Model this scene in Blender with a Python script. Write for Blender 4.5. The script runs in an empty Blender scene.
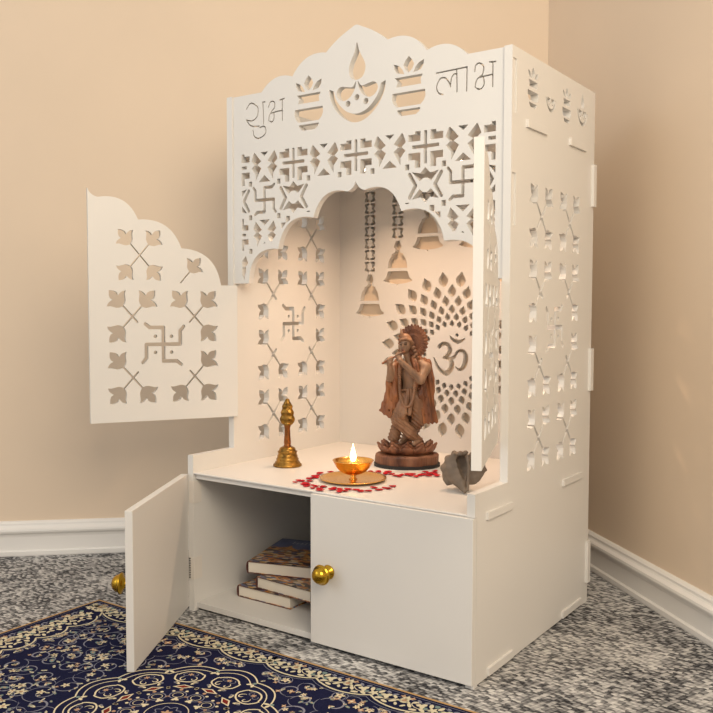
import bpy, bmesh, math, random
import numpy as np
import openvdb
from mathutils import Matrix, Vector, Euler

SC = bpy.context.scene
COL = SC.collection
PI = math.pi

# ------------------------------------------------------------------ basics
def link(o, parent=None):
    COL.objects.link(o)
    if parent is not None:
        o.parent = parent
    return o

def mesh_obj(name, verts, faces, mats, parent=None, smooth=False, idx=None):
    me = bpy.data.meshes.new(name)
    me.from_pydata([tuple(map(float, v)) for v in verts], [], faces)
    if not isinstance(mats, (list, tuple)):
        mats = [mats]
    for m in mats:
        me.materials.append(m)
    if idx is not None:
        me.polygons.foreach_set('material_index', idx)
    if smooth:
        me.polygons.foreach_set('use_smooth', [True] * len(me.polygons))
    me.update()
    return link(bpy.data.objects.new(name, me), parent)

def bm_obj(name, bm, mat, parent=None, smooth=False, recalc=True):
    if recalc:
        bmesh.ops.recalc_face_normals(bm, faces=bm.faces[:])
    me = bpy.data.meshes.new(name)
    bm.to_mesh(me)
    bm.free()
    me.materials.append(mat)
    me.polygons.foreach_set('use_smooth', [bool(smooth)] * len(me.polygons))
    me.update()
    return link(bpy.data.objects.new(name, me), parent)

def empty(name, loc=(0, 0, 0), rz=0.0):
    o = bpy.data.objects.new(name, None)
    o.empty_display_size = 0.02
    o.location = loc
    o.rotation_euler = (0, 0, rz)
    return link(o)

def tag(o, label, cat, group=None):
    o['label'] = label
    o['category'] = cat
    if group:
        o['group'] = group
    return o

def add_box(bm, x0, x1, y0, y1, z0, z1, bev=0.0):
    b = bmesh.new()
    r = bmesh.ops.create_cube(b, size=1)
    bmesh.ops.scale(b, vec=(x1 - x0, y1 - y0, z1 - z0), verts=b.verts)
    bmesh.ops.translate(b, vec=((x0 + x1) / 2, (y0 + y1) / 2, (z0 + z1) / 2), verts=b.verts)
    if bev > 0:
        bmesh.ops.bevel(b, geom=b.edges[:], offset=bev, segments=2, affect='EDGES', profile=0.5)
    me = bpy.data.meshes.new('tmp')
    b.to_mesh(me)
    b.free()
    bm.from_mesh(me)
    bpy.data.meshes.remove(me)

def box_obj(name, boxes, mat, parent=None, bev=0.0006):
    bm = bmesh.new()
    for b in boxes:
        add_box(bm, *b, bev=bev)
    return bm_obj(name, bm, mat, parent)

def lathe(name, prof, mat, parent=None, seg=48, closed=False):
    vs, fs = [], []
    n = len(prof)
    for i in range(seg):
        a = 2 * PI * i / seg
        for r, z in prof:
            vs.append((r * math.cos(a), r * math.sin(a), z))
    for i in range(seg):
        j = (i + 1) % seg
        for k in range(n - 1 if not closed else n):
            k2 = (k + 1) % n
            fs.append((i * n + k, j * n + k, j * n + k2, i * n + k2))
    bm = bmesh.new()
    bv = [bm.verts.new(v) for v in vs]
    for f in fs:
        try:
            bm.faces.new([bv[q] for q in f])
        except ValueError:
            pass
    bmesh.ops.remove_doubles(bm, verts=bm.verts, dist=1e-6)
    return bm_obj(name, bm, mat, parent, smooth=True)

def spline(pts, n=8, closed=False):
    """Catmull-Rom resample of 2d/3d points."""
    P = [np.array(p, float) for p in pts]
    out = []
    N = len(P)
    rng = range(N) if closed else range(N - 1)
    for i in rng:
        p0 = P[(i - 1) % N] if (closed or i > 0) else P[0]
        p1 = P[i]
        p2 = P[(i + 1) % N]
        p3 = P[(i + 2) % N] if (closed or i < N - 2) else P[-1]
        for k in range(n):
            t = k / n
            out.append(0.5 * ((2 * p1) + (-p0 + p2) * t + (2 * p0 - 5 * p1 + 4 * p2 - p3) * t * t + (-p0 + 3 * p1 - 3 * p2 + p3) * t ** 3))
    if not closed:
        out.append(P[-1])
    return [tuple(q) for q in out]

# ------------------------------------------------------------------ materials
def newmat(name):
    m = bpy.data.materials.new(name)
    m.use_nodes = True
    nt = m.node_tree
    b = nt.nodes['Principled BSDF']
    return m, nt, b

def sock(node, *names):
    for n in names:
        if n in node.inputs:
            return node.inputs[n]

def ramp(nt, stops, interp='LINEAR'):
    r = nt.nodes.new('ShaderNodeValToRGB')
    r.color_ramp.interpolation = interp
    e = r.color_ramp.elements
    e[0].position, e[0].color = stops[0][0], (*stops[0][1], 1)
    e[1].position, e[1].color = stops[-1][0], (*stops[-1][1], 1)
    for p, c in stops[1:-1]:
        q = e.new(p)
        q.color = (*c, 1)
    return r

def plain(name, col, rough=0.5, metal=0.0, noise=0.0, scale=20, bump=0.0, spec=None, emis=None, emis_s=0):
    m, nt, b = newmat(name)
    b.inputs['Base Color'].default_value = (*col, 1)
    b.inputs['Roughness'].default_value = rough
    b.inputs['Metallic'].default_value = metal
    if spec is not None:
        sock(b, 'Specular IOR Level').default_value = spec
    if emis:
        sock(b, 'Emission Color').default_value = (*emis, 1)
        sock(b, 'Emission Strength').default_value = emis_s
    if noise > 0 or bump > 0:
        tc = nt.nodes.new('ShaderNodeTexCoord')
        nz = nt.nodes.new('ShaderNodeTexNoise')
        nz.inputs['Scale'].default_value = scale
        nz.inputs['Detail'].default_value = 5
        nt.links.new(tc.outputs['Object'], nz.inputs['Vector'])
        if noise > 0:
            lo = tuple(max(0, c * (1 - noise)) for c in col)
            hi = tuple(min(1, c * (1 + noise)) for c in col)
            r = ramp(nt, [(0.3, lo), (0.7, hi)])
            nt.links.new(nz.outputs['Fac'], r.inputs['Fac'])
            nt.links.new(r.outputs['Color'], b.inputs['Base Color'])
        if bump > 0:
            bp = nt.nodes.new('ShaderNodeBump')
            bp.inputs['Strength'].default_value = 0.4
            bp.inputs['Distance'].default_value = bump
            nt.links.new(nz.outputs['Fac'], bp.inputs['Height'])
            nt.links.new(bp.outputs['Normal'], b.inputs['Normal'])
    return m

M_board = plain('white_board', (0.675, 0.66, 0.635), rough=0.42, noise=0.008, scale=6)
M_wall = plain('beige_wall_paint', (0.72, 0.59, 0.455), rough=0.75, noise=0.02, scale=3)
M_base = plain('white_baseboard_paint', (0.78, 0.765, 0.74), rough=0.4)
M_gold = plain('polished_gold', (0.86, 0.48, 0.13), rough=0.24, metal=1.0)
M_knob = plain('dark_gold', (0.50, 0.30, 0.03), rough=0.2, metal=1.0)
M_bell = plain('aged_brass', (0.29, 0.15, 0.028), rough=0.34, metal=0.85, noise=0.6, scale=110, bump=0.0005)
M_bell2 = plain('aged_brass_handle', (0.24, 0.085, 0.022), rough=0.4, metal=0.8, noise=0.4, scale=120, bump=0.0008)
M_petal = plain('rose_petal_red', (0.40, 0.006, 0.016), rough=0.75, noise=0.45, scale=120, spec=0.2)
M_conch = plain('grey_conch_shell', (0.175, 0.135, 0.10), rough=0.62, noise=0.16, scale=60, bump=0.0012)
M_black = plain('black_felt', (0.012, 0.012, 0.013), rough=0.7)
M_page = plain('book_pages', (0.74, 0.69, 0.60), rough=0.8)
M_spine = plain('book_cover_edge', (0.10, 0.035, 0.03), rough=0.5)
M_metal = plain('hinge_steel', (0.62, 0.60, 0.57), rough=0.3, metal=1.0)
M_hinge_w = plain('hinge_painted', (0.70, 0.66, 0.61), rough=0.4)
M_dark = plain('hinge_dark', (0.05, 0.045, 0.04), rough=0.5)
M_wick = plain('cotton_wick', (0.7, 0.6, 0.45), rough=0.9)
M_oil = plain('lamp_oil', (0.75, 0.48, 0.10), rough=0.05, spec=0.6)
M_flame = plain('flame', (1, 0.8, 0.4), emis=(1.0, 0.72, 0.30), emis_s=14)
M_led = plain('led_lens', (1, 0.9, 0.75), emis=(1.0, 0.75, 0.48), emis_s=6)

def wood_mat(name, cols, scale=55, rough=0.5):
    m, nt, b = newmat(name)
    tc = nt.nodes.new('ShaderNodeTexCoord')
    mp = nt.nodes.new('ShaderNodeMapping')
    mp.inputs['Scale'].default_value = (1, 1, 0.35)
    nz = nt.nodes.new('ShaderNodeTexNoise')
    nz.inputs['Scale'].default_value = scale
    nz.inputs['Detail'].default_value = 6
    nt.links.new(tc.outputs['Object'], mp.inputs['Vector'])
    nt.links.new(mp.outputs['Vector'], nz.inputs['Vector'])
    n = len(cols)
    r = ramp(nt, [(0.32 + 0.36 * i / (n - 1), c) for i, c in enumerate(cols)])
    nt.links.new(nz.outputs['Fac'], r.inputs['Fac'])
    nt.links.new(r.outputs['Color'], b.inputs['Base Color'])
    b.inputs['Roughness'].default_value = rough
    bp = nt.nodes.new('ShaderNodeBump')
    bp.inputs['Distance'].default_value = 0.0006
    bp.inputs['Strength'].default_value = 0.5
    nt.links.new(nz.outputs['Fac'], bp.inputs['Height'])
    nt.links.new(bp.outputs['Normal'], b.inputs['Normal'])
    return m

M_skin = wood_mat('carved_wood_skin', [(0.14, 0.08, 0.05), (0.26, 0.155, 0.095), (0.33, 0.20, 0.13)])
M_paint = plain('dark_paint', (0.02, 0.012, 0.01), rough=0.5)
M_lips = plain('lip_paint', (0.16, 0.035, 0.02), rough=0.5)
M_cape = wood_mat('carved_wood_cape', [(0.08, 0.03, 0.014), (0.20, 0.07, 0.026), (0.30, 0.12, 0.045)])
M_dhoti = wood_mat('carved_wood_cloth', [(0.13, 0.06, 0.032), (0.24, 0.125, 0.068), (0.31, 0.17, 0.095)])
M_halo = wood_mat('carved_wood_halo', [(0.09, 0.032, 0.016), (0.20, 0.075, 0.032), (0.30, 0.13, 0.055)])
M_ped = wood_mat('carved_wood_base', [(0.065, 0.022, 0.012), (0.16, 0.062, 0.03), (0.25, 0.115, 0.06)], scale=40)

def carpet_mat():
    m, nt, b = newmat('grey_woven_carpet')
    L = nt.links.new
    tc = nt.nodes.new('ShaderNodeTexCoord')
    mp = nt.nodes.new('ShaderNodeMapping')
    mp.inputs['Rotation'].default_value = (0, 0, math.radians(12))
    mp.inputs['Scale'].default_value = (118, 205, 1)
    L(tc.outputs['Object'], mp.inputs['Vector'])
    vo = nt.nodes.new('ShaderNodeTexVoronoi')
    vo.voronoi_dimensions = '2D'
    vo.inputs['Scale'].default_value = 1.0
    vo.inputs['Randomness'].default_value = 0.42
    L(mp.outputs['Vector'], vo.inputs['Vector'])
    nz = nt.nodes.new('ShaderNodeTexNoise')
    nz.inputs['Scale'].default_value = 9
    nz.inputs['Detail'].default_value = 3
    L(tc.outputs['Object'], nz.inputs['Vector'])
    sep = nt.nodes.new('ShaderNodeSeparateColor')
    L(vo.outputs['Color'], sep.inputs['Color'])
    # cell value + large patches - gap darkening between strands
    a1 = nt.nodes.new('ShaderNodeMath'); a1.operation = 'MULTIPLY_ADD'
    a1.inputs[1].default_value = 0.55
    L(sep.outputs[0], a1.inputs[0])
    a2 = nt.nodes.new('ShaderNodeMath'); a2.operation = 'MULTIPLY_ADD'
    a2.inputs[1].default_value = 0.7; a2.inputs[2].default_value = -0.02
    L(nz.outputs['Fac'], a2.inputs[0])
    L(a2.outputs[0], a1.inputs[2])
    a3 = nt.nodes.new('ShaderNodeMath'); a3.operation = 'MULTIPLY_ADD'
    a3.inputs[1].default_value = -0.42
    L(vo.outputs['Distance'], a3.inputs[0])
    L(a1.outputs[0], a3.inputs[2])
    r = ramp(nt, [(0.10, (0.03, 0.03, 0.034)), (0.30, (0.13, 0.13, 0.133)), (0.54, (0.37, 0.365, 0.36)), (0.82, (0.66, 0.65, 0.63))])
    L(a3.outputs[0], r.inputs['Fac'])
    L(r.outputs['Color'], b.inputs['Base Color'])
    b.inputs['Roughness'].default_value = 0.95
    sock(b, 'Specular IOR Level').default_value = 0.1
    bp = nt.nodes.new('ShaderNodeBump')
    bp.inputs['Distance'].default_value = 0.0015
    bp.inputs['Strength'].default_value = 0.6
    bp.invert = True
    L(vo.outputs['Distance'], bp.inputs['Height'])
    L(bp.outputs['Normal'], b.inputs['Normal'])
    return m
M_carpet = carpet_mat()
M_sheet = plain('tan_backing_sheet', (0.68, 0.56, 0.43), rough=0.6)

def cover_mat(name, sky=0.0):
    m, nt, b = newmat(name)
    L = nt.links.new
    tc = nt.nodes.new('ShaderNodeTexCoord')
    mp = nt.nodes.new('ShaderNodeMapping')
    mp.inputs['Scale'].default_value = (85, 170, 85)
    L(tc.outputs['Object'], mp.inputs['Vector'])
    vo = nt.nodes.new('ShaderNodeTexVoronoi')
    vo.inputs['Scale'].default_value = 1.0
    L(mp.outputs['Vector'], vo.inputs['Vector'])
    sep = nt.nodes.new('ShaderNodeSeparateColor')
    L(vo.outputs['Color'], sep.inputs['Color'])
    r = ramp(nt, [(0.0, (0.05, 0.03, 0.03)), (0.2, (0.55, 0.22, 0.04)), (0.4, (0.60, 0.48, 0.36)), (0.55, (0.42, 0.15, 0.04)), (0.7, (0.10, 0.11, 0.20)), (0.85, (0.62, 0.38, 0.12))], 'CONSTANT')
    L(sep.outputs[0], r.inputs['Fac'])
    sx = nt.nodes.new('ShaderNodeSeparateXYZ')
    L(tc.outputs['Object'], sx.inputs[0])
    # blue printed sky on the far part of the cover
    nz = nt.nodes.new('ShaderNodeTexNoise')
    nz.inputs['Scale'].default_value = 22
    L(tc.outputs['Object'], nz.inputs['Vector'])
    ad = nt.nodes.new('ShaderNodeMath'); ad.operation = 'MULTIPLY_ADD'
    ad.inputs[1].default_value = 0.07
    L(nz.outputs['Fac'], ad.inputs[0]); L(sx.outputs['Y'], ad.inputs[2])
    mr = nt.nodes.new('ShaderNodeMapRange')
    mr.inputs['From Min'].default_value = sky + 0.035
    mr.inputs['From Max'].default_value = sky + 0.045
    L(ad.outputs[0], mr.inputs['Value'])
    mx = nt.nodes.new('ShaderNodeMix'); mx.data_type = 'RGBA'
    L(mr.outputs['Result'], mx.inputs['Factor'])
    L(r.outputs['Color'], mx.inputs['A'])
    rs = ramp(nt, [(0.35, (0.045, 0.07, 0.22)), (0.7, (0.16, 0.20, 0.36))])
    L(nz.outputs['Fac'], rs.inputs['Fac'])
    L(rs.outputs['Color'], mx.inputs['B'])
    L(mx.outputs['Result'], b.inputs['Base Color'])
    b.inputs['Roughness'].default_value = 0.3
    return m

# ------------------------------------------------------------------ 2D field: union of shapes -> smooth outlines
class Field:
    def __init__(s, x0, x1, z0, z1, h):
        s.x0, s.z0, s.h = x0, z0, h
        s.nx = int(math.ceil((x1 - x0) / h)) + 1
        s.nz = int(math.ceil((z1 - z0) / h)) + 1
        s.xs = x0 + h * np.arange(s.nx)
        s.zs = z0 + h * np.arange(s.nz)
        s.f = np.full((s.nx, s.nz), 1.0)
    def _win(s, xa, xb, za, zb, pad):
        i0 = max(0, int((xa - pad - s.x0) / s.h)); i1 = min(s.nx, int((xb + pad - s.x0) / s.h) + 2)
        k0 = max(0, int((za - pad - s.z0) / s.h)); k1 = min(s.nz, int((zb + pad - s.z0) / s.h) + 2)
        if i1 <= i0 or k1 <= k0:
            return None
        X, Z = np.meshgrid(s.xs[i0:i1], s.zs[k0:k1], indexing='ij')
        return (slice(i0, i1), slice(k0, k1)), X, Z
    @staticmethod
    def polysd(P, X, Z):
        P = np.array(P, float)
        d = np.full(X.shape, 1e9); inside = np.zeros(X.shape, bool)
        n = len(P)
        for i in range(n):
            a = P[i]; b = P[(i + 1) % n]
            e = b - a; L2 = e @ e
            if L2 < 1e-14:
                continue
            t = np.clip(((X - a[0]) * e[0] + (Z - a[1]) * e[1]) / L2, 0, 1)
            d = np.minimum(d, (X - a[0] - t * e[0]) ** 2 + (Z - a[1] - t * e[1]) ** 2)
            if a[1] != b[1]:
                c = ((a[1] > Z) != (b[1] > Z)) & (X < (b[0] - a[0]) * (Z - a[1]) / (b[1] - a[1]) + a[0])
                inside ^= c
        d = np.sqrt(d)
        return np.where(inside, -d, d)
    def poly(s, P, rnd=0.0):
        P = np.array(P, float)
        w = s._win(P[:, 0].min(), P[:, 0].max(), P[:, 1].min(), P[:, 1].max(), 0.004)
        if w is None: return
        sl, X, Z = w
        s.f[sl] = np.minimum(s.f[sl], s.polysd(P, X, Z) - rnd)
    def stroke(s, pts, r):
        n = len(pts)
        rr = [r] * n if not isinstance(r, (list, tuple)) else r
        if len(rr) != n:
            rr = list(np.interp(np.linspace(0, 1, n), np.linspace(0, 1, len(rr)), rr))
        for i in range(n - 1):
            (ax, az), (bx, bz) = pts[i], pts[i + 1]
            m = max(rr[i], rr[i + 1])
            w = s._win(min(ax, bx), max(ax, bx), min(az, bz), max(az, bz), m + 0.003)
            if w is None: continue
            sl, X, Z = w
            ex, ez = bx - ax, bz - az
            L2 = ex * ex + ez * ez + 1e-14
            t = np.clip(((X - ax) * ex + (Z - az) * ez) / L2, 0, 1)
            d = np.hypot(X - ax - t * ex, Z - az - t * ez) - (rr[i] + (rr[i + 1] - rr[i]) * t)
            s.f[sl] = np.minimum(s.f[sl], d)
    def dot(s, x, z, r):
        s.stroke([(x, z), (x + 1e-6, z)], r)
    def contours(s, tol=0.00012, minarea=4e-6):
        f = s.f.copy()
        f[0, :] = f[-1, :] = 1; f[:, 0] = f[:, -1] = 1
        f[f == 0] = 1e-9
        neg = f < 0
        c = neg[:-1, :-1].astype(int) + 2 * neg[1:, :-1] + 4 * neg[1:, 1:] + 8 * neg[:-1, 1:]
        I, K = np.nonzero((c > 0) & (c < 15))
        nxt = {}
        pos = {}
        def edge(i, k, e):
            if e == 0: a, b, key = (i, k), (i + 1, k), (i, k, 0)
            elif e == 1: a, b, key = (i + 1, k), (i + 1, k + 1), (i + 1, k, 1)
            elif e == 2: a, b, key = (i, k + 1), (i + 1, k + 1), (i, k + 1, 0)
            else: a, b, key = (i, k), (i, k + 1), (i, k, 1)
            if key not in pos:
                fa, fb = f[a], f[b]
                fa = max(-s.h, min(s.h, fa)); fb = max(-s.h, min(s.h, fb))
                t = fa / (fa - fb)
                t = min(0.98, max(0.02, t))
                pos[key] = (s.x0 + s.h * (a[0] + t * (b[0] - a[0])), s.z0 + s.h * (a[1] + t * (b[1] - a[1])))
            return key
        T = {1: [(3, 0)], 2: [(0, 1)], 3: [(3, 1)], 4: [(1, 2)], 5: [(3, 0), (1, 2)], 6: [(0, 2)], 7: [(3, 2)], 8: [(2, 3)],
             9: [(2, 0)], 10: [(0, 1), (2, 3)], 11: [(2, 1)], 12: [(1, 3)], 13: [(1, 0)], 14: [(0, 3)]}
        for i, k in zip(I.tolist(), K.tolist()):
            for a, b in T[int(c[i, k])]:
                nxt[edge(i, k, a)] = edge(i, k, b)
        loops = []
        while nxt:
            st, cur = nxt.popitem()
            lp = [st]
            while cur != st:
                lp.append(cur)
                if cur not in nxt:
                    break
                cur = nxt.pop(cur)
            P = np.array([pos[q] for q in lp])
            if len(P) < 4: continue
            area = 0.5 * abs(np.sum(P[:, 0] * np.roll(P[:, 1], -1) - np.roll(P[:, 0], -1) * P[:, 1]))
            if area < minarea: continue
            loops.append(simplify(P, tol))
        return loops

def simplify(P, tol):
    n = len(P)
    far = int(np.argmax(((P - P[0]) ** 2).sum(1)))
    def rdp(Q):
        if len(Q) < 3: return [Q[0]]
        a, b = Q[0], Q[-1]
        e = b - a; L = math.hypot(*e) + 1e-12
        d = np.abs(e[0] * (Q[:, 1] - a[1]) - e[1] * (Q[:, 0] - a[0])) / L
        k = int(np.argmax(d))
        if d[k] < tol: return [Q[0]]
        return rdp(Q[:k + 1]) + rdp(Q[k:])
    out = rdp(P[:far + 1]) + rdp(np.vstack([P[far:], P[:1]]))
    return [tuple(q) for q in out]

def panel(name, outer, holes, th, mat, parent, mtx):
    """plate with cut-outs: outline in (u,v), thickness th along local w from 0 to th"""
    cu = bpy.data.curves.new('tmpc', 'CURVE')
    cu.dimensions = '2D'
    cu.fill_mode = 'BOTH'
    cu.extrude = th / 2
    for lp in [outer] + list(holes):
        sp = cu.splines.new('POLY')
        sp.points.add(len(lp) - 1)
        for i, p in enumerate(lp):
            sp.points[i].co = (p[0], p[1], 0, 1)
        sp.use_cyclic_u = True
    ob = bpy.data.objects.new('tmpo', cu)
    COL.objects.link(ob)
    dg = bpy.context.evaluated_depsgraph_get()
    me = bpy.data.meshes.new_from_object(ob.evaluated_get(dg))
    bpy.data.objects.remove(ob)
    bpy.data.curves.remove(cu)
    bm = bmesh.new()
    bm.from_mesh(me)
    bpy.data.meshes.remove(me)
    bmesh.ops.translate(bm, vec=(0, 0, th / 2), verts=bm.verts)
    bmesh.ops.remove_doubles(bm, verts=bm.verts, dist=1e-6)
    bmesh.ops.transform(bm, matrix=mtx, verts=bm.verts)
    bmesh.ops.recalc_face_normals(bm, faces=bm.faces[:])
    return bm_obj(name, bm, mat, parent)

# maps (u,v,w) -> world-ish axes
MX_XZ = Matrix(((1, 0, 0, 0), (0, 0, 1, 0), (0, 1, 0, 0), (0, 0, 0, 1)))      # u=x v=z w=+y
MX_YZ = Matrix(((0, 0, 1, 0), (1, 0, 0, 0), (0, 1, 0, 0), (0, 0, 0, 1)))      # u=y v=z w=+x
def off(m, x=0, y=0, z=0):
    return Matrix.Translation((x, y, z)) @ m

# ------------------------------------------------------------------ shrine dimensions (metres)
W, D, H, HS, DS, T, HC = 0.600, 0.4806, 0.9771, 0.2951, 0.1116, 0.0136, 0.2630
CX = 0.303

# ---- cut-out motifs
def tulip_cross(cx, cz, arms=(1, 1, 1, 1), dx=0.0315, dz=0.0353, sc=1.0, h=0.0011):
    """four tulips on crossing stems; arms ordered NE, NW, SW, SE; 0 = short stub, -1 = none"""
    P = []
    dirs = [(dx, dz), (-dx, dz), (-dx, -dz), (dx, -dz)]
    tul = [(-15, -1.5), (-14, -5), (-11, -9.5), (-6.5, -12.5), (-2, -15.5), (1.5, -20.5), (4.2, -15.5), (4.6, -10.5), (3.6, -6.0), (8, -7.6), (13, -5.8), (16.5, -3), (19.5, 0)]
    tul = tul + [(o, -s_) for o, s_ in reversed(tul[:-1])]
    for (vx, vz), on in zip(dirs, arms):
        L = math.hypot(vx, vz)
        ox, oz = vx / L, vz / L
        sx, sz = -oz, ox
        if on == 1:
            A = [(h, -h)] + [(L + o * 0.001 * sc, s_ * 0.001 * sc) for o, s_ in tul] + [(h, h)]
        elif on == 0:
            A = [(h, -h), (0.014, -h), (0.016, 0), (0.014, h), (h, h)]
        else:
            A = [(h, -h), (h, h)]
        P += [(cx + o * ox + s_ * sx, cz + o * oz + s_ * sz) for o, s_ in A]
    return P

def swastika(F, cx, cz, s, r, flip=1, dots=True):
    """auspicious hooked cross (arms turn clockwise when flip=1)"""
    for k in range(4):
        a = k * PI / 2
        def m(x, z):
            x2, z2 = x * math.cos(a) + z * math.sin(a), -x * math.sin(a) + z * math.cos(a)
            return (cx + flip * x2 * s, cz + z2 * s)
        F.stroke([m(0, 0), m(0, 0.95), m(0.75, 0.95), m(1.0, 1.15)], [r, r, r, r * 0.9])
        if dots:
            F.dot(*m(0.45, 0.45), r * 0.95)

def kalash(F, cx, z0, s=1.0):
    """pot with mango leaves, 93 mm tall at scale 1"""
    def q(*p): return [(cx + x * 0.001 * s, z0 + z * 0.001 * s) for x, z in p]
    F.poly(q((-22, 10), (22, 10), (20, 4), (13, 0), (-13, 0), (-19, 4)))
    F.poly(q((-30, 37), (30, 37), (31, 27), (28, 20), (22, 14.5), (-22, 14.5), (-28, 20), (-31, 27)))
    F.poly(q((-26, 61), (26, 61), (22, 54), (23, 46), (-23, 46), (-20, 54)))
    F.poly(q((0, 92), (6, 86), (10, 79), (7, 72), (0, 66), (-7, 72), (-10, 79), (-6, 86)))
    for f in (1, -1):
        F.poly(q((f * 28, 83), (f * 27, 75), (f * 22, 68), (f * 8, 65), (f * 12, 73), (f * 18, 79)))

def diya(F, cx, z0, s=1.0, flame=True):
    """oil lamp emblem; z0 = bottom of bowl, 137 mm with flame at scale 1"""
    def q(*p): return [(cx + x * 0.001 * s, z0 + z * 0.001 * s) for x, z in p]
    outer = spline([(-60, 64), (-57, 46), (-44, 24), (-22, 6), (0, 0), (22, 6), (44, 24), (57, 46), (60, 64)], 4)
    inner = spline([(50, 60), (46, 47), (37, 34), (20, 20), (0, 15), (-20, 20), (-37, 34), (-46, 47), (-50, 60)], 4)
    F.poly(q(*outer, *inner))
    for f in (1, -1):
        F.poly(q(*spline([(f * 2, 71), (f * 9, 62), (f * 20, 63), (f * 36, 65), (f * 44, 56), (f * 39, 45), (f * 27, 40), (f * 13, 46), (f * 4, 59)], 4, True)))
        F.dot(cx + f * 0.019 * s, z0 + 0.034 * s, 0.0054 * s)
    F.dot(cx, z0 + 0.043 * s, 0.0054 * s)
    if flame:
        F.poly(q(*spline([(0, 137), (5, 122), (16, 102), (18, 90), (12, 77), (0, 73), (-12, 77), (-17, 90), (-14, 104), (-5, 121)], 5, True)))

def stroke_s(F, pts, r=0.00125):
    F.stroke(spline(pts, 5), r)

# ------------------------------------------------------------------ the shrine
mandir = empty('temple_cabinet', (0, 0, 0))
tag(mandir, 'white carved wooden home temple cabinet with cut-out doors in the room corner', 'shrine')

# --- front arch panel
F = Field(0.03, 0.577, 0.60, 1.06, 0.00065)
arch = [(0.0519, 0.600), (0.0519, 0.618), (0.055, 0.6461), (0.0722, 0.672), (0.090, 0.682), (0.1068, 0.6855), (0.1257, 0.681), (0.132, 0.700), (0.1501, 0.7201), (0.1873, 0.736), (0.2080, 0.7346),
        (0.2115, 0.745), (0.2279, 0.7653), (0.2667, 0.7750), (0.2896, 0.7766), (0.300, 0.785), (CX, 0.7915)]
arch_full = arch + [(2 * CX - x, z) for x, z in reversed(arch[:-1])]
arch_up = arch[1:]
def tileA(cx, cz, s):
    def b(x0, x1, z0, z1): F.poly([(cx + x0 * s, cz + z0 * s), (cx + x1 * s, cz + z0 * s), (cx + x1 * s, cz + z1 * s), (cx + x0 * s, cz + z1 * s)])
    b(-.74, .74, -.085, .085); b(-.085, .085, -.82, .82)
    for fx in (1, -1):
        for fz in (1, -1):
            xs = sorted((fx * .27, fx * .95)); zs = sorted((fz * .27, fz * .60))
            b(*xs, *zs)
            xs = sorted((fx * .27, fx * .58)); zs = sorted((fz * .27, fz * .98))
            b(*xs, *zs)
def tileB(cx, cz, s):
    for f in (1, -1):
        F.poly([(cx + f * x * s, cz + z * s) for x, z in [(.72, .78), (.22, .25), (.5, .08), (.22, -.12), (.62, -.8), (.62, -.42), (.9, -.1), (.68, .08), (.92, .3)]])
        F.poly([(cx + x * s, cz + f * z * s) for x, z in [(-.42, .86), (.42, .86), (0, .5)]])
def tileD(cx, cz, s):
    for f in (1, -1):
        F.poly([(cx + x * s, cz + f * z * s) for x, z in [(-.85, .74), (-.3, .64), (0, .95), (.3, .64), (.85, .74), (.35, .2), (.12, .38), (-.12, .38), (-.35, .2)]])
        F.stroke([(cx + f * s * .98, cz + .62 * s), (cx + f * .60 * s, cz), (cx + f * s * .98, cz - .62 * s)], .11 * s)
PX, PZ = 0.0710, 0.0640
z1 = 0.8392
for i in range(-4, 5):
    cx = CX + i * 0.0703
    s = 0.0352
    (tileA if i % 2 == 0 else tileB)(cx, z1, s)
for i, kind in ((-4, 'D'), (-3, 'C'), (-2, 'D'), (2, 'D'), (3, 'C'), (4, 'D')):
    cx, cz = CX + i * 0.0703, z1 - PZ
    if kind == 'D': tileD(cx, cz, 0.031)
    else: swastika(F, cx, cz, 0.0240, 0.0030, dots=False)
for i in (-4, -3, -2, 2, 3, 4):
    cx, cz = CX + i * 0.0703, z1 - 2 * PZ
    (tileA if i % 2 == 0 else tileB)(cx, cz, 0.031)
for i in (-4, 4):
    tileB(CX + i * 0.0703, z1 - 3 * PZ, 0.031)
for i in range(-4, 4):
    for k in range(0, 3):
        cx, cz = CX + (i + .5) * 0.0703, z1 - (k + .5) * PZ
        if k > 0 or True:
            F.poly([(cx - .0042, cz - .0048), (cx + .0042, cz - .0048), (cx + .0042, cz + .0048), (cx - .0042, cz + .0048)])
# keep the lattice inside its border
X, Z = np.meshgrid(F.xs, F.zs, indexing='ij')
archsd = Field.polysd([(p[0], p[1]) for p in arch_up] + [(2 * CX - x, z) for x, z in reversed(arch_up[:-1])] + [(2 * CX - .0519, .5), (.0519, .5)], X[:, :], Z[:, :])
clip = np.maximum.reduce([Z - 0.8650, 0.0345 - X, X - (0.5715), 0.625 - Z, 0.0105 - archsd])
F.f = np.where(Z < 0.88, np.maximum(F.f, clip), F.f)
# upper emblems
diya(F, CX + 0.002, 0.8945)
kalash(F, 0.1985, 0.8935, 1.06)
kalash(F, 0.4105, 0.8935, 1.06)
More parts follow.
